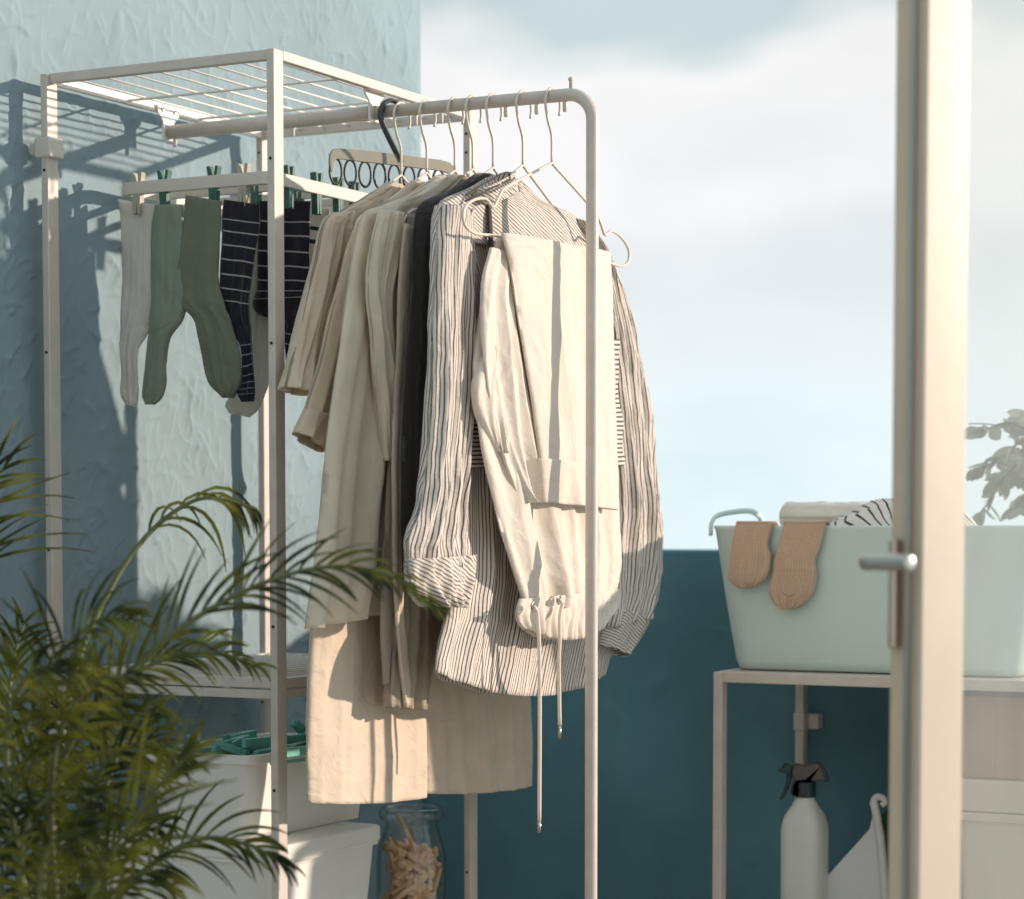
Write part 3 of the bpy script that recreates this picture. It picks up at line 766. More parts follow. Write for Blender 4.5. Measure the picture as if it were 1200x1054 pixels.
cloth('sleeve', F_['stripe'], t, [(ls, dict(O=R(A6 + 0.008, 0), U=E2, Nn=E1, th=0.016, amp=0.0055, freq=3.0, seed=55, n=100, wr=0.006))])
lcu = [((478, 655), (551, 650)), ((478, 672), (552, 672)), ((484, 692), (550, 690)), ((504, 711), (540, 712))]
cloth('cuff', F_['stripe'], t, [(lcu, dict(O=R(A6 + 0.010, 0), U=E2, Nn=E1, th=0.021, amp=0.005, freq=3, seed=56, n=50, wr=0.008, uvang=rad(62)))])
rs = [((668, 256), (690, 282)), ((690, 300), (716, 325)), ((708, 390), (736, 395)), ((714, 470), (752, 465)), ((717, 550), (761, 545)), ((720, 620), (767, 625)), ((716, 690), (769, 682)), ((706, 735), (760, 722))]
cloth('sleeve', F_['stripe'], t, [(rs, dict(O=R(A6 - 0.004, 0), U=E2, Nn=E1, th=0.022, amp=0.006, freq=2.6, seed=57, n=100, wr=0.007))])
rcu = [((712, 712), (757, 726)), ((706, 735), (746, 748)), ((700, 757), (732, 769))]
cloth('cuff', F_['stripe'], t, [(rcu, dict(O=R(A6 - 0.004, 0), U=E2, Nn=E1, th=0.018, amp=0.002, freq=2, seed=58, n=24, uvang=rad(75)))])
pan = [((545, 400), (737, 398)), ((546, 480), (738, 475)), ((547, 549), (731, 546))]
cloth('waist_panel', F_['hstripe'], t, [(pan, dict(O=R(A6 + 0.0, 0), U=E2, Nn=E1, th=0.016, amp=0.003, freq=3, seed=59, n=40))])
# --- drawstring trousers
t = garment('drawstring_trousers', 'ecru drawstring trousers folded over the hanger bar at the front of the rail', 'trousers', 6)
A7 = AH[6]
back = [((584, 274), (713, 297)), ((572, 320), (716, 340)), ((559, 400), (719, 420)), ((556, 450), (721, 480)), ((563, 520), (723, 545)), ((578, 590), (725, 610)), ((597, 655), (726, 655)), ((611, 700), (723, 690)), ((607, 716), (724, 704))]
cloth('seat_panel', F_['pants'], t, [(back, dict(O=R(A7 - 0.008, 0), U=E2, Nn=E1, th=0.011, amp=0.008, freq=2.6, seed=61, n=110, cols=80, wr=0.004, drift=0.5))])
bunch = [((571, 405), (575, 405)), ((562, 425), (588, 430)), ((556, 450), (592, 452)), ((558, 478), (594, 485)), ((568, 505), (592, 512)), ((582, 530), (588, 532))]
cloth('leg_fold', F_['pants'], t, [(bunch, dict(O=R(A7 - 0.004, 0), U=E2, Nn=E1, th=0.009, amp=0.003, freq=2, seed=62, n=40, wr=0.005))])  # soft bunch of the leg's inner fold, added as its own piece
wb = [((609, 702), (724, 690)), ((605, 716), (726, 703)), ((608, 728), (722, 716)), ((615, 737), (712, 727))]
cloth('waistband', F_['pants'], t, [(wb, dict(O=R(A7 - 0.006, 0), U=E2, Nn=E1, th=0.0105, amp=0.003, freq=3, seed=63, n=30, cols=110, gather=0.9, sag=0.020, wr=0.002))])
front = [((588, 273), (714, 296)), ((597, 310), (716, 340)), ((610, 390), (719, 420)), ((624, 470), (721, 490)), ((633, 535), (723, 548)), ((636, 588), (723, 597))]
cloth('leg', F_['pants'], t, [(front, dict(O=R(A7 + 0.014, 0), U=E2, Nn=E1, th=0.0085, amp=0.004, freq=1.6, seed=64, n=90, wr=0.0025, drift=0.15))])
cuf = [((632, 537), (723, 549)), ((634.5, 562), (723.5, 574)), ((636.5, 589), (723.5, 598))]
cloth('leg_cuff', F_['pants'], t, [(cuf, dict(O=R(A7 + 0.0145, 0), U=E2, Nn=E1, th=0.0105, amp=0.004, freq=1.6, seed=64, n=24, wr=0.001, drift=0.15))])
inn = [((576, 290), (604, 300)), ((566, 340), (602, 350)), ((566, 420), (612, 430)), ((580, 500), (626, 510)), ((600, 560), (634, 565)), ((612, 588), (636, 590))]
cloth('leg', F_['pants'], t, [(inn, dict(O=R(A7 + 0.004, 0), U=E2, Nn=E1, th=0.005, amp=0.008, freq=1.5, seed=65, n=80, wr=0.003))])
for (e, ln, tip) in (((625, 711), (632, 962), 976), ((655, 703), (656, 850), 866)):
    Or = R(A7 + 0.012, 0)
    p0 = hit(*e, Or, E1)
    mb = MB(); mb.torus(p0, E2, Z, 0.0055, 0.0055, 0.0013, 20, 6); ey = obj('eyelet', mb, M['steel'], t, smooth=True)
    q = [(e[0], e[1]), (e[0] + 4, e[1] + 5), (e[0] * 0.2 + ln[0] * 0.8, e[1] + 22), (ln[0], e[1] + 50), ((ln[0] + e[0] + 12) / 2 if e[0] < 640 else ln[0] - 1, (e[1] + ln[1]) / 2), ln]
    if e[0] < 640: q[4] = (632.5, (e[1] + ln[1]) / 2)
    pts = [hit(x, y, R(A7 + 0.012 + (0.006 if k else -0.002), 0), E1) for k, (x, y) in enumerate(crom(q, 40))]
    mb = MB(); mb.tube(pts, 0.0026, 8); st = obj('drawstring', mb, F_['pants'], t, smooth=True)
    p1, p2 = pts[-1], hit(ln[0], tip, R(A7 + 0.018, 0), E1)
    mb = MB(); mb.tube([p1, p2], 0.0024, 8); obj('aglet', mb, M['steel'], st, smooth=True)

# ================================================================== sock dryer
pc = pa(137, 222, 0.0); aS0, bS0, zS = ab(pc); zS -= 0.0
aS1 = ab(pb(318, 205, bS0))[0]; bS1 = LB - 0.016
dry = thing('clip_dryer', 'cream rectangular drying frame with rows of plastic clips and hanging socks', 'sock dryer', R(aS0, bS0, zS))
def rrect(x0, x1, y0, y1, r, k=6):
    out = []
    for (cx, cy, s) in ((x1 - r, y0 + r, -90), (x1 - r, y1 - r, 0), (x0 + r, y1 - r, 90), (x0 + r, y0 + r, 180)):
        for i in range(k + 1):
            t = rad(s + 90 * i / k); out.append((cx + r * math.cos(t), cy + r * math.sin(t)))
    return out
oo = rrect(aS0, aS1, bS0, bS1, 0.02); ii = rrect(aS0 + 0.011, aS1 - 0.011, bS0 + 0.011, bS1 - 0.011, 0.010)
mb = MB(); k = len(oo); hh = 0.0085
mb.add([R(a, b, zS + hh) for a, b in oo] + [R(a, b, zS - hh) for a, b in oo] + [R(a, b, zS + hh) for a, b in ii] + [R(a, b, zS - hh) for a, b in ii],
       [q for i in range(k) for q in ((i, (i + 1) % k, k + (i + 1) % k, k + i), (2 * k + i, 3 * k + i, 3 * k + (i + 1) % k, 2 * k + (i + 1) % k), (i, 2 * k + i, 2 * k + (i + 1) % k, (i + 1) % k), (k + i, k + (i + 1) % k, 3 * k + (i + 1) % k, 3 * k + i))])
obj('frame', mb, M['white_plastic'], dry, bevel=0.0012)
mb = MB()
for b in (bS0 + 0.085, bS0 + 0.17, bS0 + 0.25):
    mb.rbox(aS0 + 0.008, aS1 - 0.008, b - 0.004, b + 0.004, zS - 0.005, zS + 0.005)
obj('cross_bar', mb, M['white_plastic'], dry, bevel=0.001)
mb = MB(); mb.rbox(-0.012, 0.012, bS1 - 0.004, LB + PD + 0.004, zS - 0.006, zS + 0.006); obj('post_clip', mb, M['white_plastic'], dry, bevel=0.001)
def clip_mesh(X):
    m = MB(); Y = Vector((0, 0, 1)).cross(X)
    for s in (-1, 1):
        poly = [X * (s * 0.0092) + Z * 0.0195, X * (s * 0.0078) + Z * 0.0210, X * (s * 0.0052) + Z * 0.0210, X * (s * 0.0042) + Z * 0.0190, X * (s * 0.0022) + Z * 0.006, X * (-s * 0.0002) + Z * -0.012, X * (s * 0.0010) + Z * -0.034, X * (s * 0.0050) + Z * -0.036, X * (s * 0.0062) + Z * -0.014, X * (s * 0.0068) + Z * 0.004]
        m.prism(poly, Y, 0.010)
    m.torus(Vector((0, 0, -0.002)), X, Z, 0.004, 0.004, 0.0013, 14, 6)
    return m
def clips(spec):
    k = 0
    for (px, plane, v, mt, lab) in spec:
        if plane == 'b': p = pb(px, 215, v); X = E1
        else: p = pa(px, 225, v); X = E2
        a, b, _ = ab(p)
        m = clip_mesh(X); m.v = [x + R(a, b, zS) for x in m.v]
        o = obj('clip', m, M[mt], dry, bevel=0.0008)
clips([(162, 'b', bS0 + 0.0055, 'palegreen', ''), (193, 'b', bS0 + 0.0055, 'green', ''), (251, 'b', bS0 + 0.0055, 'green', ''), (286, 'b', bS0 + 0.0055, 'palegreen', ''),
       (338, 'a', aS1 - 0.0055, 'green', ''), (371, 'a', aS1 - 0.0055, 'green', ''), (396, 'a', aS1 - 0.0055, 'green', ''), (415, 'a', aS1 - 0.0055, 'green', ''),
       (300, 'b', bS0 + 0.085, 'green', ''), (285, 'b', bS0 + 0.17, 'palegreen', ''), (350, 'b', bS0 + 0.17, 'green', '')])
# clip things stay parts of the dryer; the socks are things
def sock(name, label, m, rows, b, th=0.0045, amp=0.002, seed=0, group='socks on the drying frame', parts=None, **k):
    rows = list(rows)
    mb = MB(); piece(mb, rows, **dict(bpl(b), th=th, amp=amp, freq=2.2, n=80, cols=26, seed=seed, wr=0.0075, drift=0.6, **k))
    o = obj(name, mb, m, None, smooth=True, solid=0.0012, loc=R(*ab(hit(*rows[0][0], R(0, b), -E2))[:2], zS - 0.03))
    tag(o, label, 'sock', group); return o
bF = bS0 + 0.0055
sock('white_sock', 'long white knee sock, leftmost sock on the drying frame', F_['s_white'],
     [((139, 234), (186, 240)), ((142, 270), (183, 274)), ((142, 320), (181, 325)), ((142, 360), (180, 366)), ((141, 385), (172, 388)), ((140, 410), (161, 412)), ((141, 440), (161, 442)), ((143, 465), (161, 468)), ((148, 474), (158, 477))], bF, seed=71)
sock('green_sock', 'thin sage green sock with pale ribs beside the white knee sock', F_['s_green'],
     [((183, 240), (213, 240)), ((178, 270), (215, 272)), ((176, 310), (216, 316)), ((178, 350), (218, 352)), ((177, 380), (214, 376)), ((175, 396), (199, 398)), ((172, 420), (194, 426)), ((168, 445), (193, 448)), ((167, 464), (188, 466)), ((170, 474), (180, 474))], bF - 0.004, seed=72)
sock('olive_sock', 'olive green sock with its heel pointing left in the middle of the drying frame', F_['s_olive'],
     [((219, 229), (259, 236)), ((216, 260), (258, 266)), ((211, 300), (257, 306)), ((204, 335), (258, 336)), ((202, 352), (264, 358)), ((226, 372), (271, 376)), ((233, 396), (278, 400)), ((238, 425), (283, 428)), ((246, 450), (282, 450)), ((260, 466), (272, 466))], bF - 0.008, seed=73, amp=0.003)
sock('pale_sock', 'pale off-white sock hanging behind the olive and the navy striped sock', F_['s_white'],
     [((296, 250), (318, 254)), ((294, 300), (318, 304)), ((292, 340), (321, 346)), ((288, 370), (322, 376)), ((284, 420), (318, 424)), ((276, 455), (314, 456)), ((266, 474), (302, 480)), ((268, 484), (292, 489))], bS0 + 0.10, seed=74)
sock('navy_sock', 'navy sock with thin white stripes and a dark heel in front of the pale sock', F_['s_navy'],
     [((263, 234), (303, 240)), ((260, 262), (303, 268)), ((258, 300), (297, 306)), ((257, 340), (291, 346)), ((258, 372), (290, 374)), ((272, 390), (292, 386)), ((284, 410), (294, 408)), ((285, 440), (297, 436)), ((280, 458), (299, 456)), ((285, 471), (296, 470))], bF - 0.002, seed=75)
sock('black_sock', 'black sock with thin white stripes hanging behind the nearest rack post', F_['s_navy'],
     [((304, 236), (363, 236)), ((304, 262), (362, 264)), ((304, 300), (361, 302)), ((303, 335), (361, 336)), ((298, 356), (360, 352)), ((304, 368), (357, 366)), ((326, 378), (354, 382)), ((333, 402), (349, 406)), ((334, 428), (345, 430)), ((336, 440), (342, 440))], bS0 + 0.085, seed=76)
sock('banded_sock', 'white sock with two black bands half hidden by the beige T-shirt sleeve', F_['s_band'],
     [((361, 240), (384, 246)), ((360, 270), (388, 275)), ((359, 310), (388, 314)), ((360, 350), (386, 354)), ((364, 380), (384, 380)), ((368, 400), (380, 400))], bS0 + 0.17, seed=77)

# ================================================================== boxes, jar
def open_bin(x0, x1, y0, y1, z0, z1, tap, r, th):
    m = MB(); K = 0
    rings = []
    for (z, ins) in ((z0, tap), (z0 + 0.004, tap), ((z0 + z1) / 2, tap / 2), (z1 - 0.012, 0.001), (z1 - 0.012, -0.004), (z1, -0.004), (z1, th), (z1 - 0.012, th + 0.001), (z0 + 0.006, tap + th)):
        rings.append([R(a, b, z) for a, b in rrect(x0 + ins, x1 - ins, y0 + ins, y1 - ins, r, 5)])
    k = len(rings[0])
    for g in rings: m.v += g
    for i in range(len(rings) - 1):
        for j in range(k): m.f.append((i * k + j, i * k + (j + 1) % k, (i + 1) * k + (j + 1) % k, (i + 1) * k + j))
    m.f.append(tuple(range(k - 1, -1, -1))); m.f.append(tuple((len(rings) - 1) * k + j for j in range(k)))
    return m
zl = hit(395, 980, R(LA - 0.02, 0), E1).z             # top of the lidded box
cb = ab(hit(452, 968, R(LA - 0.02, 0), E1))
LBX = (0.03, LA - 0.022, 0.03, cb[1])
t = thing('lidded_box', 'low white plastic storage box with a lid, under the taller bin', 'storage box', R(0.17, 0.2, ZLOW))
obj('tub', open_bin(LBX[0] + 0.006, LBX[1] - 0.006, LBX[2] + 0.006, LBX[3] - 0.006, ZLOW + 0.0006, zl - 0.012, 0.012, 0.016, 0.002), M['creambox'], t, bevel=0.001)
m = MB(); poly = [R(a, b, zl - 0.009) for a, b in rrect(LBX[0], LBX[1], LBX[2], LBX[3], 0.016)]; m.prism(poly, Z, 0.022); obj('lid', m, M['creambox'], t, bevel=0.004)
m = MB()
c = hit(362, 1004, R(LBX[1] - 0.006, 0), E1); m.box(c, 0.0015, 0.009, 0.0016, E1, E2); obj('slot', m, M['hole'], t)
zbin = pb(200, 880, 0.06).z
a0 = ab(pb(166, 880, 0.05))[0]
t = thing('tall_bin', 'tall off-white open plastic bin filled with green clip hangers', 'storage bin', R(0.15, 0.2, zl))
obj('tub', open_bin(a0, LA - 0.075, 0.05, 0.36, zl + 0.0025, zbin, 0.012, 0.022, 0.003), M['creambox'], t, bevel=0.001)
g = thing('clip_hanger', 'folded teal plastic clip hanger lying in the open bin', 'clip hanger', R(0.16, 0.2, zbin))
rng = random.Random(4)
for i in range(7):
    aa = a0 + 0.05 + i * 0.024
    m = MB(); z = zbin + rng.uniform(-0.012, 0.012)
    p0, p1 = R(aa + rng.uniform(-.01, .01), 0.075 + rng.uniform(0, .03), z), R(aa + rng.uniform(-.03, .03), 0.33, z + rng.uniform(-.01, .012))
    d = (p1 - p0).normalized(); m.box((p0 + p1) / 2, (p1 - p0).length / 2, 0.0035, 0.006, d, Z.cross(d).normalized(), d.cross(Z.cross(d)).normalized())
    obj('arm', m, M['teal'], g, bevel=0.001)
for i in range(26):
    X = Vector((rng.uniform(-1, 1), rng.uniform(-1, 1), rng.uniform(-.4, .4))).normalized()
    m = clip_mesh(Vector((1, 0, 0)))
    q = X.to_track_quat('Z', 'Y').to_matrix()
    c = R(a0 + rng.uniform(0.045, 0.235), rng.uniform(0.07, 0.33), zbin + rng.uniform(-0.014, 0.012))
    m.v = [c + q @ x for x in m.v]
    obj('clip', m, M[rng.choice(['teal', 'teal', 'green'])], g, bevel=0.0008)
# jar of pegs
pj = pa(482, 950, 0.285); aj, bj, _ = ab(pj)
JC = R(aj, bj, ZLOW + 0.001); jz = pa(482, 946, 0.285).z - JC.z
jar = thing('glass_jar', 'clear glass jar with a thick rim holding wooden pegs', 'jar', JC)
k_ = jz / 0.2
prof_o = [(0.034, 0.0), (0.044, 0.002), (0.050, 0.010), (0.0505, 0.06), (0.0505, jz - 0.075), (0.049, jz - 0.062), (0.043, jz - 0.042), (0.0385, jz - 0.028), (0.0375, jz - 0.022), (0.0405, jz - 0.0185), (0.0465, jz - 0.015), (0.0475, jz - 0.008), (0.0455, jz - 0.002), (0.043, jz)]
prof_i = [(0.0405, jz - 0.001), (0.037, jz - 0.008), (0.0355, jz - 0.022), (0.037, jz - 0.030), (0.041, jz - 0.043), (0.0468, jz - 0.062), (0.0483, jz - 0.076), (0.0483, 0.06), (0.0478, 0.012), (0.042, 0.006), (0.004, 0.006)]
m = MB(); m.lathe(prof_o + prof_i, JC, 56, capb=True, capt=True); obj('glass', m, M['jar'], jar, smooth=True)
# pegs
def peg_mesh():
    m = MB()
    m.lathe([(0.0005, 0.046), (0.004, 0.0455), (0.006, 0.042), (0.006, 0.039), (0.0038, 0.035), (0.0042, 0.031), (0.0062, 0.026), (0.0064, 0.008), (0.0062, 0.003)], Vector((0, 0, 0)), 12, capb=True)
    for s in (-1, 1):
        m.tube([Vector((s * 0.0036, 0, 0.006)), Vector((s * 0.0040, 0, -0.015)), Vector((s * 0.0050, 0, -0.040)), Vector((s * 0.0060, 0, -0.046))], [0.0032, 0.0032, 0.0030, 0.0024], 8)
    return m
rng = random.Random(11)
pgm = peg_mesh(); pgm.v = [Vector((v.x * 1.3, v.y * 1.3, v.z * 0.74)) for v in pgm.v]
pk = obj('clothes_peg', pgm, M['wood_peg'], None, smooth=True)
tag(pk, 'wooden clothes peg lying in the glass jar', 'clothes peg', 'wooden pegs in the jar')
zpile = hit(482, 1000, JC, Vector((0, -1, 0))).z
first = True
n_p = 0
poses = []
while len(poses) < 46:
    rr, ang = 0.036 * rng.random() ** 0.5, rng.uniform(0, 6.28)
    c = Vector((rr * math.cos(ang), rr * math.sin(ang), 0.014 + (zpile - JC.z) * rng.random()))
    d = Vector((rng.gauss(0, 1), rng.gauss(0, 1), rng.gauss(0, 0.75))).normalized()
    e0, e1_ = c + d * 0.033, c - d * 0.033
    if max(Vector((e0.x, e0.y)).length, Vector((e1_.x, e1_.y)).length) > 0.0405: continue
    if min(e0.z, e1_.z) < 0.013: continue
    if max(e0.z, e1_.z) > zpile - JC.z + 0.012 - 0.35 * c.x: continue
    poses.append((c, d))
for i, (c, d) in enumerate(poses):
    mx = Matrix.Translation(JC + c) @ d.to_track_quat('Z', 'Y').to_matrix().to_4x4() @ Matrix.Rotation(rng.uniform(0, 6.28), 4, 'Z')
    if i == 0: pk.matrix_world = mx
    else:
        q = pk.copy(); C.objects.link(q); q.matrix_world = mx
m = MB(); p0 = hit(466, 955, JC, Vector((0, -1, 0))) ; p1 = hit(491, 1003, JC + Vector((0, -0.01, 0)), Vector((0, -1, 0)))
m.tube([p0, p1], 0.0034, 8); o = obj('wooden_stick', m, M['wood_peg'], None, smooth=True, loc=p1); tag(o, 'pale thin wooden stick standing up in the glass jar', 'stick')

# ================================================================== side table by the parapet
BT1 = BEND - 0.022
aT = ab(pb(938, 1000, BT1))[0]
bT0 = ab(pa(843, 1000, aT))[1]
zT = pa(843, 787, aT).z
aT1 = ab(pb(1205, 790, bT0))[0] + 0.03
tb = thing('side_table', 'narrow cream steel frame table against the dark teal wall', 'table', R((aT + aT1) / 2, (bT0 + BT1) / 2))
for a in (aT, aT1):
    for b in (bT0, BT1):
        m = MB(); m.rbox(a - 0.007, a + 0.007, b - 0.010, b + 0.010, 0, zT - 0.0005); lg = obj('leg', m, M['white'], tb, bevel=0.0015)
        if b == BT1 and a == aT:
            z = pb(955, 846, BT1).z
            m = MB(); m.rbox(a - 0.009, a + 0.009, b - 0.0125, b + 0.0125, z - 0.014, z + 0.014); m.rbox(a + 0.009, a + 0.027, b + 0.002, BEND + 0.002, z - 0.012, z + 0.012)
            obj('wall_clip', m, M['white_plastic'], lg, bevel=0.002)
for (x0, x1, y0, y1) in ((aT + 0.007, aT1 - 0.007, bT0 - 0.009, bT0 + 0.009), (aT + 0.007, aT1 - 0.007, BT1 - 0.009, BT1 + 0.009), (aT - 0.006, aT + 0.006, bT0 + 0.010, BT1 - 0.010), (aT1 - 0.006, aT1 + 0.006, bT0 + 0.010, BT1 - 0.010)):
    m = MB(); m.rbox(x0, x1, y0, y1, zT - 0.0155, zT); obj('top_rail', m, M['white'], tb, bevel=0.0012)
m = MB(); m.rbox(aT + 0.004, aT1 - 0.004, bT0 + 0.009, BT1 - 0.009, zT - 0.005, zT - 0.001); obj('table_top', m, M['white'], tb)
ZS2 = 0.50
m = MB(); m.rbox(aT + 0.008, aT1 - 0.008, bT0 + 0.004, BT1 - 0.011, ZS2 - 0.015, ZS2); obj('lower_shelf', m, M['white'], tb, bevel=0.001)
# basket
bK = bT0 + 0.03
zR = pb(860, 616, bK).z
aL, aLb = ab(pb(825, 640, bK))[0], ab(pb(851, 778, bK))[0]
aRt = ab(pb(1225, 640, bK))[0]
BK = thing('laundry_basket', 'large pale mint plastic laundry basket full of washing on the table', 'basket', R((aL + aRt) / 2, bK + 0.12, zT))
tp = aLb - aL; dB = 0.25
m = MB(); rings = []
zb0 = zT + 0.0006
for (f, z, ins, r) in ((0, zb0, tp + 0.012, 0.02), (0, zb0 + 0.003, tp + 0.003, 0.03), (0, zb0 + 0.014, tp - 0.003, 0.036), (0, zb0 + (zR - zb0) * 0.5, tp * 0.45, 0.045), (0, zR - 0.006, 0.001, 0.05), (0, zR - 0.002, -0.002, 0.05), (0, zR, 0.0, 0.05), (0, zR, 0.003, 0.048), (0, zR - 0.008, 0.005, 0.046), (0, zb0 + 0.02, tp + 0.002, 0.03)):
    rings.append([R(a, b, z) for a, b in rrect(aL + ins, aRt - ins, bK + ins * 0.5, bK + dB - ins * 0.5, r, 8)])
k = len(rings[0])
for g_ in rings: m.v += g_
for i in range(len(rings) - 1):
    for j in range(k): m.f.append((i * k + j, i * k + (j + 1) % k, (i + 1) * k + (j + 1) % k, (i + 1) * k + j))
m.f.append(tuple(range(k - 1, -1, -1))); m.f.append(tuple((len(rings) - 1) * k + j for j in range(k)))
obj('tub', m, M['mint'], BK, smooth=True)
for (ax, s) in ((aL + 0.004, 1), (aRt - 0.004, -1)):
    q = crom([(0.02, zR - 0.014, -0.002), (0.026, zR + 0.004, -0.003), (0.05, zR + 0.016, 0.0), (dB / 2, zR + 0.022, 0.012), (dB - 0.05, zR + 0.016, 0.0), (dB - 0.026, zR + 0.004, -0.003), (dB - 0.02, zR - 0.014, -0.002)], 40)
    m = MB(); m.tube([R(ax + s * x_, bK + b, z) for b, z, x_ in q], 0.0045, 10, flat=0.7); obj('handle', m, M['mint'], BK, smooth=True)
# washing in the basket
def roll(name, label, cat, p0, p1, rad_, m_, seed):
    mb = MB(); mb.uv = []
    d = (p1 - p0); L_ = d.length; d.normalize(); X = d.cross(Z).normalized()
    n, k = 40, 48
    for i in range(n):
        t = i / (n - 1); r_t = rad_ * (1 - max(0, (abs(2 * t - 1) - 0.88) / 0.12) ** 2 * 0.55)
        for j in range(k):
            a = 2 * math.pi * j / k
            rr = r_t * (1 + 0.10 * noise.noise(Vector((math.cos(a) * 1.6, math.sin(a) * 1.6, t * 5 + seed))) + 0.05 * noise.noise(Vector((a * 3, t * 16, seed))) + (0.07 if 0.6 < a < 1.0 else 0))
            mb.v.append(p0 + d * (t * L_) + X * rr * math.cos(a) + Z * rr * math.sin(a) * 0.85); mb.uv.append((a * rad_, t * L_))
    for i in range(n - 1):
        for j in range(k): mb.f.append((i * k + j, i * k + (j + 1) % k, (i + 1) * k + (j + 1) % k, (i + 1) * k + j))
    mb.f.append(tuple(range(k - 1, -1, -1))); mb.f.append(tuple((n - 1) * k + j for j in range(k)))
    o = obj(name, mb, m_, None, smooth=True, loc=(p0 + p1) / 2); tag(o, label, cat); return o
c0 = pb(915, 606, bK + 0.10); c1 = pb(1062, 606, bK + 0.13)
roll('rolled_towel', 'cream terry towel rolled up in the mint basket', 'towel', c0, c1, 0.026, F_['towel'], 3)
def heap(name, label, cat, ca, cb_, wa, wb_, z0, hgt, m_, seed, uvr=0.6):
    mb = MB(); mb.uv = []
    n = 60
    for i in range(n):
        for j in range(n):
            x, y = 2 * i / (n - 1) - 1, 2 * j / (n - 1) - 1
            r2 = max(0, 1 - (abs(x) ** 3 + abs(y) ** 3))
            h = hgt * (r2 ** 0.5) * (0.75 + 0.5 * noise.noise(Vector((x * 1.5, y * 1.5, seed)))) + 0.014 * (1 - 2 * abs(noise.noise(Vector((x * 2.2 + y * 1.1, y * 2.6, seed + 5))))) * r2
            mb.v.append(R(ca + x * wa, cb_ + y * wb_, z0 + h))
            wrp = 0.05 * noise.noise(Vector((x * 1.3, y * 1.3, seed + 9)))
            mb.uv.append((x * wa * math.cos(uvr) + y * wb_ * math.sin(uvr) + h * 1.2 + wrp, y * wb_))
    for i in range(n - 1):
        for j in range(n - 1): mb.f.append((i * n + j, (i + 1) * n + j, (i + 1) * n + j + 1, i * n + j + 1))
    o = obj(name, mb, m_, None, smooth=True, solid=0.002, loc=R(ca, cb_, z0)); tag(o, label, cat); return o
cs = ab(pb(1030, 612, bK + 0.07))
heap('striped_cloth', 'crumpled white cloth with thin dark stripes in the mint basket', 'laundry', cs[0] + 0.03, bK + 0.075, 0.115, 0.055, zR - 0.022, 0.048, F_['wstripe'], 2)
heap('folded_sheet', 'plain pale washing filling the mint basket under the towel', 'laundry', (aL + aRt) / 2, bK + dB / 2, (aRt - aL) / 2 - 0.03, dB / 2 - 0.02, zR - 0.06, 0.045, F_['towel'], 8)
# tan socks over the rim
def rim_sock(name, label, rows, seed):
    mb = MB(); piece(mb, rows, **dict(bpl(bK - 0.006), th=0.0050, amp=0.0015, freq=2.5, n=70, cols=30, seed=seed, wr=0.0050))
    # the rest of the sock goes over the rim and into the basket
    (l, r) = rows[0]
    pl, pr = hit(*l, R(0, bK - 0.006), -E2), hit(*r, R(0, bK - 0.006), -E2)
    n0 = len(mb.v); seq = [(-0.002, 0.0), (0.002, 0.003), (0.010, 0.003), (0.020, -0.004), (0.024, -0.03)]
    for (db, dz) in seq:
        for q in (pl, pr):
            mb.v.append(q + E2 * db + Z * dz); mb.uv.append((0.0, db))
    for i in range(len(seq) - 1): mb.f.append((n0 + 2 * i, n0 + 2 * i + 1, n0 + 2 * i + 3, n0 + 2 * i + 2))
    o = obj(name, mb, F_['s_tan'], None, smooth=True, solid=0.002, loc=pl); tag(o, label, 'sock'); return o
s1 = rim_sock('tan_sock', 'short tan knitted sock over the basket rim next to the handle', [((863, 614), (907, 614)), ((859, 635), (902, 636)), ((857, 655), (904, 652)), ((855, 674), (901, 670)), ((860, 684), (893, 682)), ((869, 689), (882, 688))], 81)
s2 = rim_sock('tan_sock', 'longer tan knitted sock over the basket rim, closer to the door handle', [((919, 614), (968, 614)), ((914, 635), (963, 638)), ((909, 656), (955, 658)), ((906, 672), (956, 672)), ((902, 692), (952, 693)), ((908, 706), (941, 707)), ((917, 714), (930, 714))], 82)
for s_, q in ((s1, (879, 668)), (s2, (925, 690))):       # the folded heel, a small crease on each sock
    c = hit(*q, R(0, bK - 0.0105), -E2)
    m = MB(); m.tube([c + E1 * (0.010 * math.cos(a)) * 1.25 + Z * (0.009 * math.sin(a)) for a in [rad(x) for x in range(-170, 61, 20)]], [0.0006] + [0.0024] * 10 + [0.0006], 8)
    h_ = obj('heel_fold', m, F_['s_tan'], None, smooth=True); h_.parent = s_; h_.location = -s_.location
# spray bottle
cbt = ab(pb(943, 1000, bT0 + 0.09)); BC = R(cbt[0], bT0 + 0.09, ZS2)
sp = thing('spray_bottle', 'milky white spray bottle with a black and smoky trigger head', 'spray bottle', BC)
zz = lambda py: hit(943, py, BC, Vector((0, -1, 0))).z - ZS2
ws = 55 / F * BC.y / 2
pr = [(ws * 0.8, 0.0005), (ws, 0.006), (ws, zz(972)), (ws * 0.97, zz(966)), (ws * 0.86, zz(956)), (ws * 0.62, zz(944)), (ws * 0.44, zz(936)), (ws * 0.42, zz(932)), (ws * 0.40, zz(931))]
m = MB(); 
vs = []; n = 40
for (r, z) in pr:
    for j in range(n):
        a = 2 * math.pi * j / n; e = 0.55
        cx, sx = math.cos(a), math.sin(a)
        x = math.copysign(abs(cx) ** e, cx) if r > ws * 0.7 else math.copysign(abs(cx) ** (e + (1 - e) * min(1, (ws * 0.9 - r) / (ws * 0.3))), cx)
        y = math.copysign(abs(sx) ** e, sx) if r > ws * 0.7 else math.copysign(abs(sx) ** (e + (1 - e) * min(1, (ws * 0.9 - r) / (ws * 0.3))), sx)
        vs.append(BC + (E1 * x + E2 * y) * r * 0.92 + Z * z)
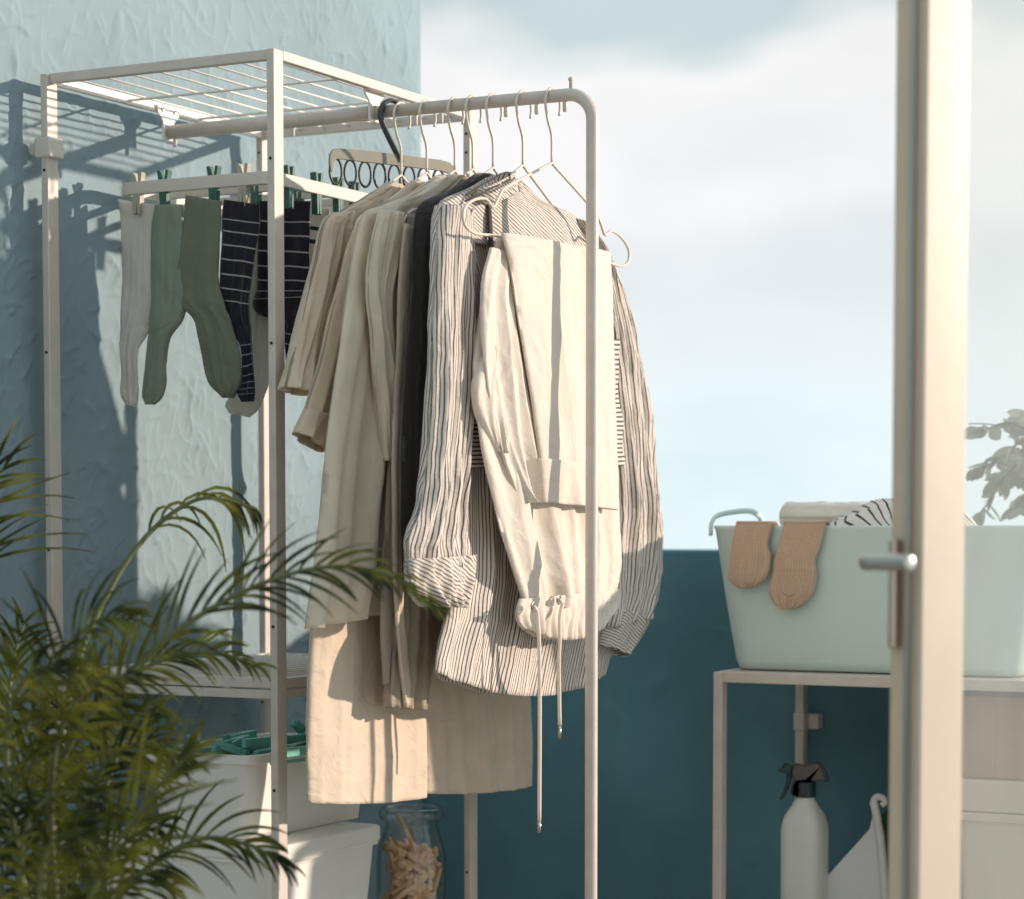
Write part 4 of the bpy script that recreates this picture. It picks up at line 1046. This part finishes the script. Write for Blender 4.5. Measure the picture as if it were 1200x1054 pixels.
k = len(pr); m.add(vs, [(i * n + j, i * n + (j + 1) % n, (i + 1) * n + (j + 1) % n, (i + 1) * n + j) for i in range(k - 1) for j in range(n)] + [tuple(range(n - 1, -1, -1)), tuple((k - 1) * n + j for j in range(n))])
obj('body', m, M['bottle'], sp, smooth=True)
m = MB(); m.lathe([(ws * 0.46, zz(934)), (ws * 0.46, zz(917)), (ws * 0.40, zz(916))], BC, 24, capt=True); obj('collar', m, M['black'], sp, bevel=0.001)
BN = Vector((0, -1, 0))
def bp_(px, py): return hit(px, py, BC, BN)
m = MB(); m.prism([bp_(*q) for q in ((929, 897), (934, 895), (943, 897), (950, 894), (957, 893), (962, 896), (967, 907), (969, 914), (958, 915), (943, 915), (935, 916), (931, 921), (930, 929), (935, 929), (936, 918), (930, 913), (927, 905))], BN, 0.022); obj('head', m, M['trigger'], sp, bevel=0.003)
m = MB(); m.prism([bp_(*q) for q in ((957, 892), (963, 895), (968, 904), (972, 914), (966, 916), (962, 904))], BN, 0.0235); obj('back_cap', m, M['black'], sp, bevel=0.002)
m = MB(); m.prism([bp_(*q) for q in ((918, 895), (925, 895), (927, 900), (926, 907), (921, 907), (919, 905), (913, 905), (912, 902), (918, 900))], BN, 0.018); obj('nozzle', m, M['black'], sp, bevel=0.002)
q = crom([(925, 906), (924, 916), (920, 928), (915, 937)], 16)
m = MB(); m.tube([bp_(x, y) for x, y in q], [0.004 - 0.0016 * i / 15 for i in range(16)], 10); obj('trigger', m, M['black'], sp, smooth=True)
# dustpan with brush
DC = R(ab(pb(1020, 1000, bT0 + 0.12))[0], bT0 + 0.12, ZS2)
DN = Vector((-0.25, -0.97, 0)).normalized()
def dp(px, py, off=0.0): return hit(px, py, DC + DN * off, DN)
pan = thing('dustpan', 'white plastic dustpan standing upright behind the spray bottle', 'dustpan', DC)
m = MB(); pl = [(960, 1090), (970, 1026), (1019, 972), (1024, 950), (1030, 950), (1036, 975), (1042, 1030), (1046, 1090)]
m.prism([dp(*q) for q in pl], DN, 0.004)
obj('scoop', m, M['purewhite'], pan, bevel=0.0015)
m = MB(); m.tube([dp(x, y, 0.004) for x, y in crom([(1040, 1090), (1036, 1030), (1031, 980), (1026, 950), (1024, 940), (1028, 934), (1035, 936), (1037, 941), (1033, 944)], 40)], [0.006] * 20 + [0.0055 - 0.0015 * i / 20 for i in range(20)], 12); obj('handle', m, M['purewhite'], pan, smooth=True)
br = thing('hand_brush', 'dark green hand brush tucked behind the dustpan handle', 'brush', DC - DN * 0.02)
m = MB(); m.prism([dp(*q, -0.022) for q in ((1034, 952), (1045, 948), (1066, 955), (1075, 1010), (1075, 1090), (1046, 1090), (1042, 1020), (1035, 968))], DN, 0.02); obj('bristles', m, M['brush'], br, bevel=0.004)
m = MB(); m.tube([dp(1048, 949, -0.022), dp(1070, 943, -0.022), dp(1090, 950, -0.022)], 0.006, 10); obj('handle', m, M['black'], br, smooth=True)
# boxes seen through the door glass
xr = ab(pb(1118, 1000, bT0 + 0.02)); 
z1, z2, z3 = pb(1165, 915, bT0 + 0.02).z, pb(1165, 953, bT0 + 0.02).z, pb(1165, 806, bT0 + 0.04).z
t = thing('cream_box', 'cream plastic box with a flat lid on the table shelf, seen through the door glass', 'storage box', R(xr[0] + 0.08, bT0 + 0.12, ZS2))
M['tanbox'] = mat('sand_plastic_box', (0.62, 0.52, 0.41), 0.5, var=0.05, bump=0.1)
obj('tub', open_bin(xr[0] + 0.004, aT1 - 0.014, bT0 + 0.024, BT1 - 0.04, ZS2 + 0.0006, z2 - 0.001, 0.008, 0.012, 0.002), M['tanbox'], t, bevel=0.001)
m = MB(); m.rbox(xr[0], aT1 - 0.010, bT0 + 0.02, BT1 - 0.036, z2, z1); obj('lid', m, M['tanbox'], t, bevel=0.003)
t = thing('kraft_box', 'brown cardboard box standing on the cream box, seen through the door glass', 'cardboard box', R(xr[0] + 0.08, bT0 + 0.12, z1))
m = MB(); m.rbox(xr[0] + 0.006, aT1 - 0.016, bT0 + 0.034, BT1 - 0.05, z1 + 0.0008, z3 - 0.012); obj('carton', m, M['kraft'], t, bevel=0.002)
m = MB(); m.rbox(xr[0] + 0.045, xr[0] + 0.053, bT0 + 0.0325, bT0 + 0.034, z1 + 0.004, z3 - 0.014); obj('seam', m, M['kraft'], t)

# ================================================================== leafy pot plant at the end of the parapet
ep = R(ab(pb(1238, 640, BEND + 0.08))[0] + 0.05, BEND + 0.0815, pz)
pl_ = thing('leafy_plant', 'pot plant with loose grey-green leaves on the parapet, seen through the door glass', 'plant', ep)
m = MB(); m.lathe([(0.042, 0.0005), (0.046, 0.005), (0.058, 0.085), (0.061, 0.09), (0.054, 0.09), (0.052, 0.075)], ep, 32, capb=True, capt=True); obj('pot', m, M['terracotta'], pl_, smooth=True)
sm = MB(); lf = MB()
rng = random.Random(21)
def eleaf(c, d, nrm, L_, Wd):
    d = d.normalized(); s = d.cross(nrm).normalized(); nn = s.cross(d).normalized()
    vs = []
    for i, (t, w_) in enumerate(((0, 0.08), (0.2, 0.7), (0.45, 1.0), (0.7, 0.85), (0.9, 0.45), (1.0, 0.06))):
        for x in (-1, 0, 1): vs.append(c + d * L_ * t + s * x * w_ * Wd / 2 + nn * (0.10 * Wd * abs(x) - 0.12 * L_ * t * t))
    lf.add(vs, [(i * 3 + j, i * 3 + j + 1, i * 3 + j + 4, i * 3 + j + 3) for i in range(5) for j in range(2)])
targets = [(1150, 505), (1185, 500), (1196, 555), (1140, 560), (1168, 570), (1215, 520), (1230, 560), (1150, 600), (1190, 600), (1240, 490), (1255, 600), (1175, 535)]
for (px, py) in targets:
    end = hit(px, py, ep + Vector((0, rng.uniform(-0.05, 0.08), 0)), Vector((0, -1, 0)))
    mid = Vector((ep.x * 0.75 + end.x * 0.25 + rng.uniform(-.02, .02), (ep.y + end.y) / 2, pz + 0.13))
    pts = [Vector(p) for p in crom([tuple(ep + Z * 0.07), tuple(mid), tuple(mid.lerp(end, 0.6) + Z * 0.03), tuple(end)], 30)]
    sm.tube(pts, [0.004 - 0.0028 * i / 29 for i in range(30)], 6)
    for i in range(13, 30):
        for s in (0, 1):
            if rng.random() < 0.45: continue
            d = (pts[i] - pts[i - 1]).normalized() * 0.5 + Vector((rng.uniform(-1, 1), rng.uniform(-1, 1), rng.uniform(-0.8, 0.5)))
            eleaf(pts[i], d, Vector((rng.uniform(-1, 1), rng.uniform(-1, 1), rng.uniform(-.2, 1))), rng.uniform(0.024, 0.042), rng.uniform(0.014, 0.024))
obj('stem', sm, M['stem'], pl_, smooth=True); obj('foliage', lf, M['euca'], pl_, smooth=True)

# ================================================================== palm
rng = random.Random(5)
def wp(px, py, d):
    r = ray(px, py); return EYE + r * (d / r.y)
PB = wp(70, 1500, 2.45); PB.z = 0
palm = thing('palm', 'feathery green palm with arching fronds in front of the rack', 'palm', PB)
m = MB(); m.lathe([(0.10, 0.0), (0.115, 0.01), (0.15, 0.28), (0.155, 0.30), (0.142, 0.30), (0.138, 0.26)], PB, 36, capb=True, capt=True); obj('pot', m, M['terracotta'], palm, smooth=True)
m = MB(); m.lathe([(0.001, 0.262), (0.137, 0.262)], PB, 30, capb=False); obj('soil', m, M['soil'], palm)
def leaflet(mb, c, d, nrm, L_, Wd, droop, tw):
    d = d.normalized(); k = 7
    p = c.copy(); dd = d.copy(); vs = []
    for i in range(k + 1):
        t = i / k
        w_ = 0.56 * Wd * (0.35 + 0.65 * math.sin(min(1, t * 2.2) * math.pi / 2)) * (1 - t ** 2.2) * 0.5 + 0.0004
        s = dd.cross(nrm); 
        s = s.normalized() if s.length > 1e-4 else Vector((1, 0, 0))
        nn = s.cross(dd).normalized()
        s2 = s * math.cos(tw * t) + nn * math.sin(tw * t); n2 = s2.cross(dd).normalized()
        vs += [p - s2 * w_ + n2 * w_ * 0.35, p, p + s2 * w_ + n2 * w_ * 0.35]
        p = p + dd * (L_ / k)
        dd = (dd + Vector((0, 0, -1)) * droop / k).normalized()
    mb.add(vs, [(i * 3 + j, i * 3 + j + 1, i * 3 + j + 4, i * 3 + j + 3) for i in range(k) for j in range(2)])

def frond(ctrl, npair, L0, Wd, seed, start=0.25, up=0.5, droop=1.0, ang=48, nrm=None):
    rg = random.Random(seed)
    pts3 = crom([tuple(wp(*c)) for c in ctrl], 90)
    pts = [Vector(p) for p in pts3]
    fr = MB(); fr.tube(pts, [0.0042 * (1 - 0.8 * i / 89) + 0.0006 for i in range(90)], 7)
    fo = obj('frond', fr, M['stem'], palm, smooth=True)
    lm = MB()
    for k in range(npair):
        t = start + (1 - start) * (k + 0.5) / npair
        i = min(88, int(t * 89)); c = pts[i]; T = (pts[i + 1] - pts[i - 1]).normalized() if i > 0 else (pts[1] - pts[0]).normalized()
        Nf = nrm or Vector((0.25, -0.75, 0.6))
        S = T.cross(Nf).normalized(); Nn = S.cross(T).normalized()
        u = (t - start) / (1 - start)
        Lk = L0 * (0.55 + 0.45 * math.sin(math.pi * min(1, u * 1.15 + 0.12))) * (1 - 0.45 * u ** 3)
        for s in (-1, 1):
            if rg.random() < 0.04: continue
            an = rad(ang * (1 - 0.5 * u) + rg.uniform(-9, 9))
            d = T * math.cos(an) + S * s * math.sin(an) + Nn * (up * 0.5 + rg.uniform(-0.15, 0.2))
            leaflet(lm, c + T * rg.uniform(-.004, .004), d, Nn, Lk * rg.uniform(0.8, 1.12), Wd * rg.uniform(0.8, 1.2), droop * rg.uniform(0.6, 1.5), rg.uniform(-0.7, 0.7))
    obj('leaflet', lm, M['palm'], fo, smooth=True)
# (px, py, depth) along each frond's rachis
frond([(75, 1300, 2.5), (60, 1000, 2.52), (85, 800, 2.58), (130, 690, 2.62), (175, 625, 2.65), (225, 588, 2.66), (262, 586, 2.66), (303, 598, 2.66)], 9, 0.10, 0.0075, 1, start=0.55, droop=2.8, ang=26, up=0.1)
frond([(80, 1300, 2.4), (50, 1080, 2.38), (70, 900, 2.36), (150, 790, 2.36), (250, 712, 2.37), (360, 668, 2.38), (450, 672, 2.39), (512, 714, 2.40)], 32, 0.098, 0.0075, 2, start=0.34, droop=0.8, ang=36, up=0.4)
frond([(60, 1300, 2.5), (20, 1000, 2.55), (-60, 860, 2.6), (-90, 760, 2.62), (-85, 680, 2.63), (-50, 600, 2.63), (10, 545, 2.63)], 14, 0.20, 0.0085, 3, start=0.5, droop=0.7, ang=40, up=0.1)
frond([(85, 1300, 2.25), (80, 1150, 2.2), (120, 1020, 2.17), (180, 930, 2.15), (230, 875, 2.14)], 11, 0.11, 0.011, 5, start=0.4, droop=0.4, ang=32, up=0.1)
frond([(85, 1300, 2.4), (100, 1120, 2.42), (160, 1030, 2.44), (230, 985, 2.46), (290, 990, 2.46), (335, 1015, 2.46)], 18, 0.085, 0.007, 6, start=0.35, droop=1.1, ang=42)
frond([(70, 1300, 2.5), (60, 1060, 2.52), (70, 920, 2.54), (110, 830, 2.56), (180, 778, 2.58), (250, 765, 2.58), (310, 785, 2.58)], 20, 0.08, 0.0068, 7, start=0.42, droop=1.0, ang=42)
frond([(65, 1300, 2.45), (45, 1050, 2.42), (40, 880, 2.4), (65, 780, 2.38), (110, 730, 2.36), (150, 725, 2.36)], 20, 0.12, 0.0075, 8, start=0.35, droop=1.3, ang=50)
frond([(60, 1300, 2.4), (30, 1060, 2.34), (10, 930, 2.3), (10, 840, 2.28), (40, 785, 2.26), (85, 785, 2.26)], 22, 0.12, 0.0085, 9, start=0.3, droop=1.3, ang=52)
frond([(75, 1300, 2.45), (70, 1100, 2.42), (85, 980, 2.4), (120, 900, 2.4), (170, 870, 2.4), (215, 892, 2.4)], 20, 0.105, 0.0075, 10, start=0.35, droop=1.2, ang=46)
frond([(60, 1300, 2.42), (20, 1100, 2.4), (-10, 1000, 2.38), (5, 930, 2.36), (40, 900, 2.35), (85, 915, 2.35)], 20, 0.115, 0.0085, 11, start=0.3, droop=1.3, ang=52)
frond([(70, 1300, 2.5), (45, 1100, 2.55), (15, 960, 2.6), (8, 860, 2.62), (15, 780, 2.64), (28, 730, 2.65)], 16, 0.12, 0.0075, 12, start=0.35, droop=1.0, ang=46)
frond([(80, 1300, 2.3), (95, 1150, 2.26), (115, 1070, 2.24), (165, 1025, 2.22), (215, 1045, 2.22)], 15, 0.10, 0.0085, 13, start=0.3, droop=1.0, ang=45)
frond([(70, 1300, 2.25), (60, 1150, 2.2), (45, 1060, 2.18), (60, 990, 2.16), (105, 970, 2.16)], 16, 0.11, 0.010, 14, start=0.3, droop=1.2, ang=52)
frond([(70, 1300, 2.5), (65, 1100, 2.52), (70, 970, 2.54), (85, 880, 2.56), (95, 830, 2.58), (100, 790, 2.6)], 16, 0.10, 0.0075, 15, start=0.35, droop=1.2, ang=48)
frond([(75, 1300, 2.5), (75, 1120, 2.52), (95, 1000, 2.54), (125, 920, 2.55), (150, 860, 2.56), (190, 830, 2.56)], 18, 0.10, 0.007, 16, start=0.35, droop=1.3, ang=48)
frond([(60, 1300, 2.45), (10, 1150, 2.44), (-20, 1080, 2.42), (10, 1020, 2.41), (55, 1010, 2.4)], 16, 0.11, 0.0085, 17, start=0.3, droop=1.3, ang=52)

frond([(75, 1300, 2.35), (70, 1120, 2.33), (60, 960, 2.31), (70, 860, 2.30), (110, 800, 2.29), (160, 795, 2.29)], 15, 0.11, 0.0085, 18, start=0.3, droop=1.3, ang=50)
frond([(70, 1300, 2.35), (45, 1150, 2.33), (25, 1040, 2.31), (35, 960, 2.30), (75, 930, 2.29), (125, 945, 2.29)], 15, 0.11, 0.0085, 19, start=0.28, droop=1.3, ang=50)
frond([(75, 1300, 2.5), (85, 1150, 2.5), (110, 1050, 2.5), (150, 985, 2.5), (200, 965, 2.5)], 22, 0.10, 0.0075, 20, start=0.28, droop=1.3, ang=48)
frond([(65, 1300, 2.5), (35, 1100, 2.52), (15, 980, 2.54), (30, 890, 2.55), (70, 840, 2.56), (120, 850, 2.56)], 24, 0.11, 0.008, 21, start=0.28, droop=1.3, ang=50)

# ================================================================== glazed door
DD = 2.15
def dpt(px): 
    r = ray(px, 600); return Vector((r.x / r.y * DD, DD, 0))
ang = math.atan2(0.60, 0.80)
Dd = Vector((0.80, 0.60, 0)); Dl = Vector((-0.60, 0.80, 0))   # along the leaf, and to its far side
cr = dpt(1081)                                          # the edge between the narrow and the wide face
def solve(px, O, d):
    n = Vector((-d.y, d.x, 0)); p = hit(px, 600, O, n); return (p - O).dot(d)
wF = solve(1133, cr, Dd); wE = solve(1040, cr, Dl)
door = thing('glazed_door', 'beige wooden balcony door standing open with a clear pane and a steel lever handle', 'door', cr)
LEN = 0.75; HD = 2.35
def dbox(x0, x1, y0, y1, z0, z1):
    m = MB(); m.box(cr + Dd * (x0 + x1) / 2 + Dl * (y0 + y1) / 2 + Z * (z0 + z1) / 2, (x1 - x0) / 2, (y1 - y0) / 2, (z1 - z0) / 2, Dd, Dl); return m
m = dbox(0.004, wF, 0.012, wE, 0.01, HD); obj('stile', m, M['door_edge'], door, bevel=0.003)
m = dbox(0.0, wF - 0.0015, 0.0, 0.009, 0.01, HD); obj('stile_face', m, M['door'], door, bevel=0.0025)
m = dbox(0.006, wF - 0.004, 0.009, 0.012, 0.012, HD - 0.002); obj('gasket', m, M['gasket'], door)
m = dbox(0.0015, 0.004, wE * 0.36, wE * 0.52, 0.05, HD - 0.05); obj('lock_strip', m, M['steel'], door)
for (z0, z1) in ((0.01, 0.13), (HD - 0.10, HD)):
    m = dbox(wF, LEN, 0.0, wE, z0, z1); obj('cross_rail', m, M['door'], door, bevel=0.003)
m = dbox(LEN, LEN + 0.09, 0.0, wE, 0.01, HD); obj('stile', m, M['door'], door, bevel=0.003)
m = dbox(wF - 0.003, LEN + 0.003, wE * 0.4, wE * 0.4 + 0.006, 0.125, HD - 0.095); obj('glass', m, M['pane'], door)
# beads along the pane
m = dbox(wF, wF + 0.005, wE * 0.4 - 0.010, wE * 0.4 - 0.001, 0.13, HD - 0.10); obj('glazing_bead', m, M['door'], door, bevel=0.002)
# handle on the narrow face
Oh = cr + Dd * 0.004
def he(px, py): 
    n = Vector((-Dl.y, Dl.x, 0)); return hit(px, py, Oh, n)
y_h = (he(1054, 690) - Oh).dot(Dl)
zt_, zb_ = he(1054, 632).z, he(1054, 760).z
m = MB(); m.box(cr + Dd * (-0.002) + Dl * y_h + Z * (zt_ + zb_) / 2, 0.0055, 0.0042, (zt_ - zb_) / 2, Dd, Dl)
hp_ = obj('handle_plate', m, M['bronze'], door, bevel=0.002)
zl_ = he(1048, 658).z
n0 = cr + Dl * y_h + Z * zl_
neck = n0 - Dd * 0.043
back_ = 0.010
q = crom([tuple(n0 - Dd * 0.005), tuple(n0 - Dd * 0.025), tuple(neck + Dd * 0.004), tuple(neck - Dl * 0.012 - Dd * 0.001), tuple(neck - Dl * 0.03), tuple(neck - Dl * 0.052 + Dd * 0.001), tuple(neck - Dl * 0.058 + Dd * 0.001)], 40)
m = MB(); m.tube([Vector(p) for p in q], [0.0075] * 38 + [0.0066, 0.004], 14); obj('lever', m, M['steel'], hp_, smooth=True)

# ================================================================== light
SQ = 0.74
sd = (E1 + E2 * SQ).normalized()
EL = rad(11.5)
sdir = Vector((sd.x * math.cos(EL), sd.y * math.cos(EL), math.sin(EL)))
sun = bpy.data.lights.new('sun', 'SUN'); sun.energy = 4.0; sun.angle = rad(1.0); sun.color = (1.0, 0.83, 0.69)
so = bpy.data.objects.new('sun', sun); C.objects.link(so)
so.rotation_euler = (-sdir).to_track_quat('-Z', 'Y').to_euler(); so.location = R(2, 1, 4)
wd = bpy.data.worlds.new('World'); sc.world = wd; wd.use_nodes = True
nt = wd.node_tree; N, L = nt.nodes, nt.links
bg = N['Background']; bg.inputs['Strength'].default_value = 0.10
sky = N.new('ShaderNodeTexSky'); sky.sky_type = 'NISHITA'; sky.sun_disc = False
sky.sun_elevation = EL; sky.sun_rotation = math.atan2(sdir.x, sdir.y); sky.air_density = 1.0; sky.dust_density = 1.0
tc = N.new('ShaderNodeTexCoord')
mp = N.new('ShaderNodeMapping'); mp.inputs['Scale'].default_value = (1, 1, 2.2); mp.inputs['Location'].default_value = (0.6, 0.2, 0.1)
L.new(tc.outputs['Generated'], mp.inputs['Vector'])
nz = N.new('ShaderNodeTexNoise'); nz.inputs['Scale'].default_value = 7.0; nz.inputs['Detail'].default_value = 6; nz.inputs['Roughness'].default_value = 0.5
L.new(mp.outputs[0], nz.inputs['Vector'])
sp = N.new('ShaderNodeSeparateXYZ'); L.new(tc.outputs['Generated'], sp.inputs[0])
# cloud cover: thick near the horizon, breaking up higher
cv = N.new('ShaderNodeMapRange'); cv.inputs['From Min'].default_value = 0.24; cv.inputs['From Max'].default_value = 0.40; cv.inputs['To Min'].default_value = 0.45; cv.inputs['To Max'].default_value = 0.06
L.new(sp.outputs['Z'], cv.inputs['Value'])
ad = N.new('ShaderNodeMath'); ad.operation = 'ADD'; L.new(nz.outputs['Fac'], ad.inputs[0]); L.new(cv.outputs[0], ad.inputs[1])
rp = N.new('ShaderNodeMapRange'); rp.interpolation_type = 'SMOOTHSTEP'; rp.inputs['From Min'].default_value = 0.50; rp.inputs['From Max'].default_value = 0.66
L.new(ad.outputs[0], rp.inputs['Value'])
cc = N.new('ShaderNodeValToRGB')
cc.color_ramp.elements[0].position = 0.36; cc.color_ramp.elements[0].color = (0.72, 0.76, 0.79, 1)
cc.color_ramp.elements[1].position = 0.62; cc.color_ramp.elements[1].color = (0.86, 0.87, 0.885, 1)
nz2 = N.new('ShaderNodeTexNoise'); nz2.inputs['Scale'].default_value = 9; nz2.inputs['Detail'].default_value = 4; L.new(mp.outputs[0], nz2.inputs['Vector'])
L.new(nz2.outputs['Fac'], cc.inputs['Fac'])
# cloud bank over a pale aqua haze
ma = N.new('ShaderNodeMath'); ma.operation = 'MULTIPLY_ADD'; ma.inputs[1].default_value = 0.10; L.new(nz2.outputs['Fac'], ma.inputs[0])
mb_ = N.new('ShaderNodeMath'); mb_.operation = 'SUBTRACT'; mb_.inputs[1].default_value = 0.05; L.new(sp.outputs['Z'], mb_.inputs[0]); L.new(mb_.outputs[0], ma.inputs[2])
band = N.new('ShaderNodeValToRGB'); L.new(ma.outputs[0], band.inputs['Fac'])
el = band.color_ramp.elements; el[1].position = 0.30; last_e = el[1]
for p_, c_ in ((0.0, (0.76, 0.90, 0.93)), (0.055, (0.82, 0.92, 0.95)), (0.085, (0.79, 0.855, 0.885)), (0.115, (0.80, 0.835, 0.865)), (0.145, (0.88, 0.885, 0.90)), (0.188, (0.91, 0.905, 0.905)), (0.212, (0.56, 0.66, 0.68)), (0.30, (0.62, 0.70, 0.74))):
    k_e = el[0] if p_ == 0.0 else (el[len(el) - 1] if p_ == 0.30 else el.new(p_))
    k_e.position = p_; k_e.color = (*c_, 1)
mh = N.new('ShaderNodeMix'); mh.data_type = 'RGBA'; mh.blend_type = 'MULTIPLY'; mh.inputs['Factor'].default_value = 0.35; L.new(band.outputs['Color'], mh.inputs['A'])
cc.color_ramp.elements[0].color = (0.84, 0.86, 0.87, 1); cc.color_ramp.elements[1].color = (1.1, 1.1, 1.1, 1)
L.new(cc.outputs['Color'], mh.inputs['B'])
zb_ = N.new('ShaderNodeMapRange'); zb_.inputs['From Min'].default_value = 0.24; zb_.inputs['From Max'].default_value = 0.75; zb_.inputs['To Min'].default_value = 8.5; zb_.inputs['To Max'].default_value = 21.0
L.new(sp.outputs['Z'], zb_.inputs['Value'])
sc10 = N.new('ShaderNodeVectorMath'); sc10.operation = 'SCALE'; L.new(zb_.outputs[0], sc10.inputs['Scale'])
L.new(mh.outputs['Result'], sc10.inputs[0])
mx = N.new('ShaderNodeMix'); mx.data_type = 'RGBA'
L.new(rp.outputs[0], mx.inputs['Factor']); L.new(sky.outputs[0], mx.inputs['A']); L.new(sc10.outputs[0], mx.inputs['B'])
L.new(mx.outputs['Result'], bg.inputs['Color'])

# ================================================================== render settings
sc.view_settings.view_transform = 'Standard'; sc.view_settings.look = 'None'
sc.view_settings.exposure = 0.28; sc.view_settings.gamma = 1.0
sc.render.engine = 'CYCLES'
sc.cycles.max_bounces = 10; sc.cycles.transparent_max_bounces = 16; sc.cycles.transmission_bounces = 10
sc.cycles.use_denoising = True
sc.cycles.caustics_reflective = False
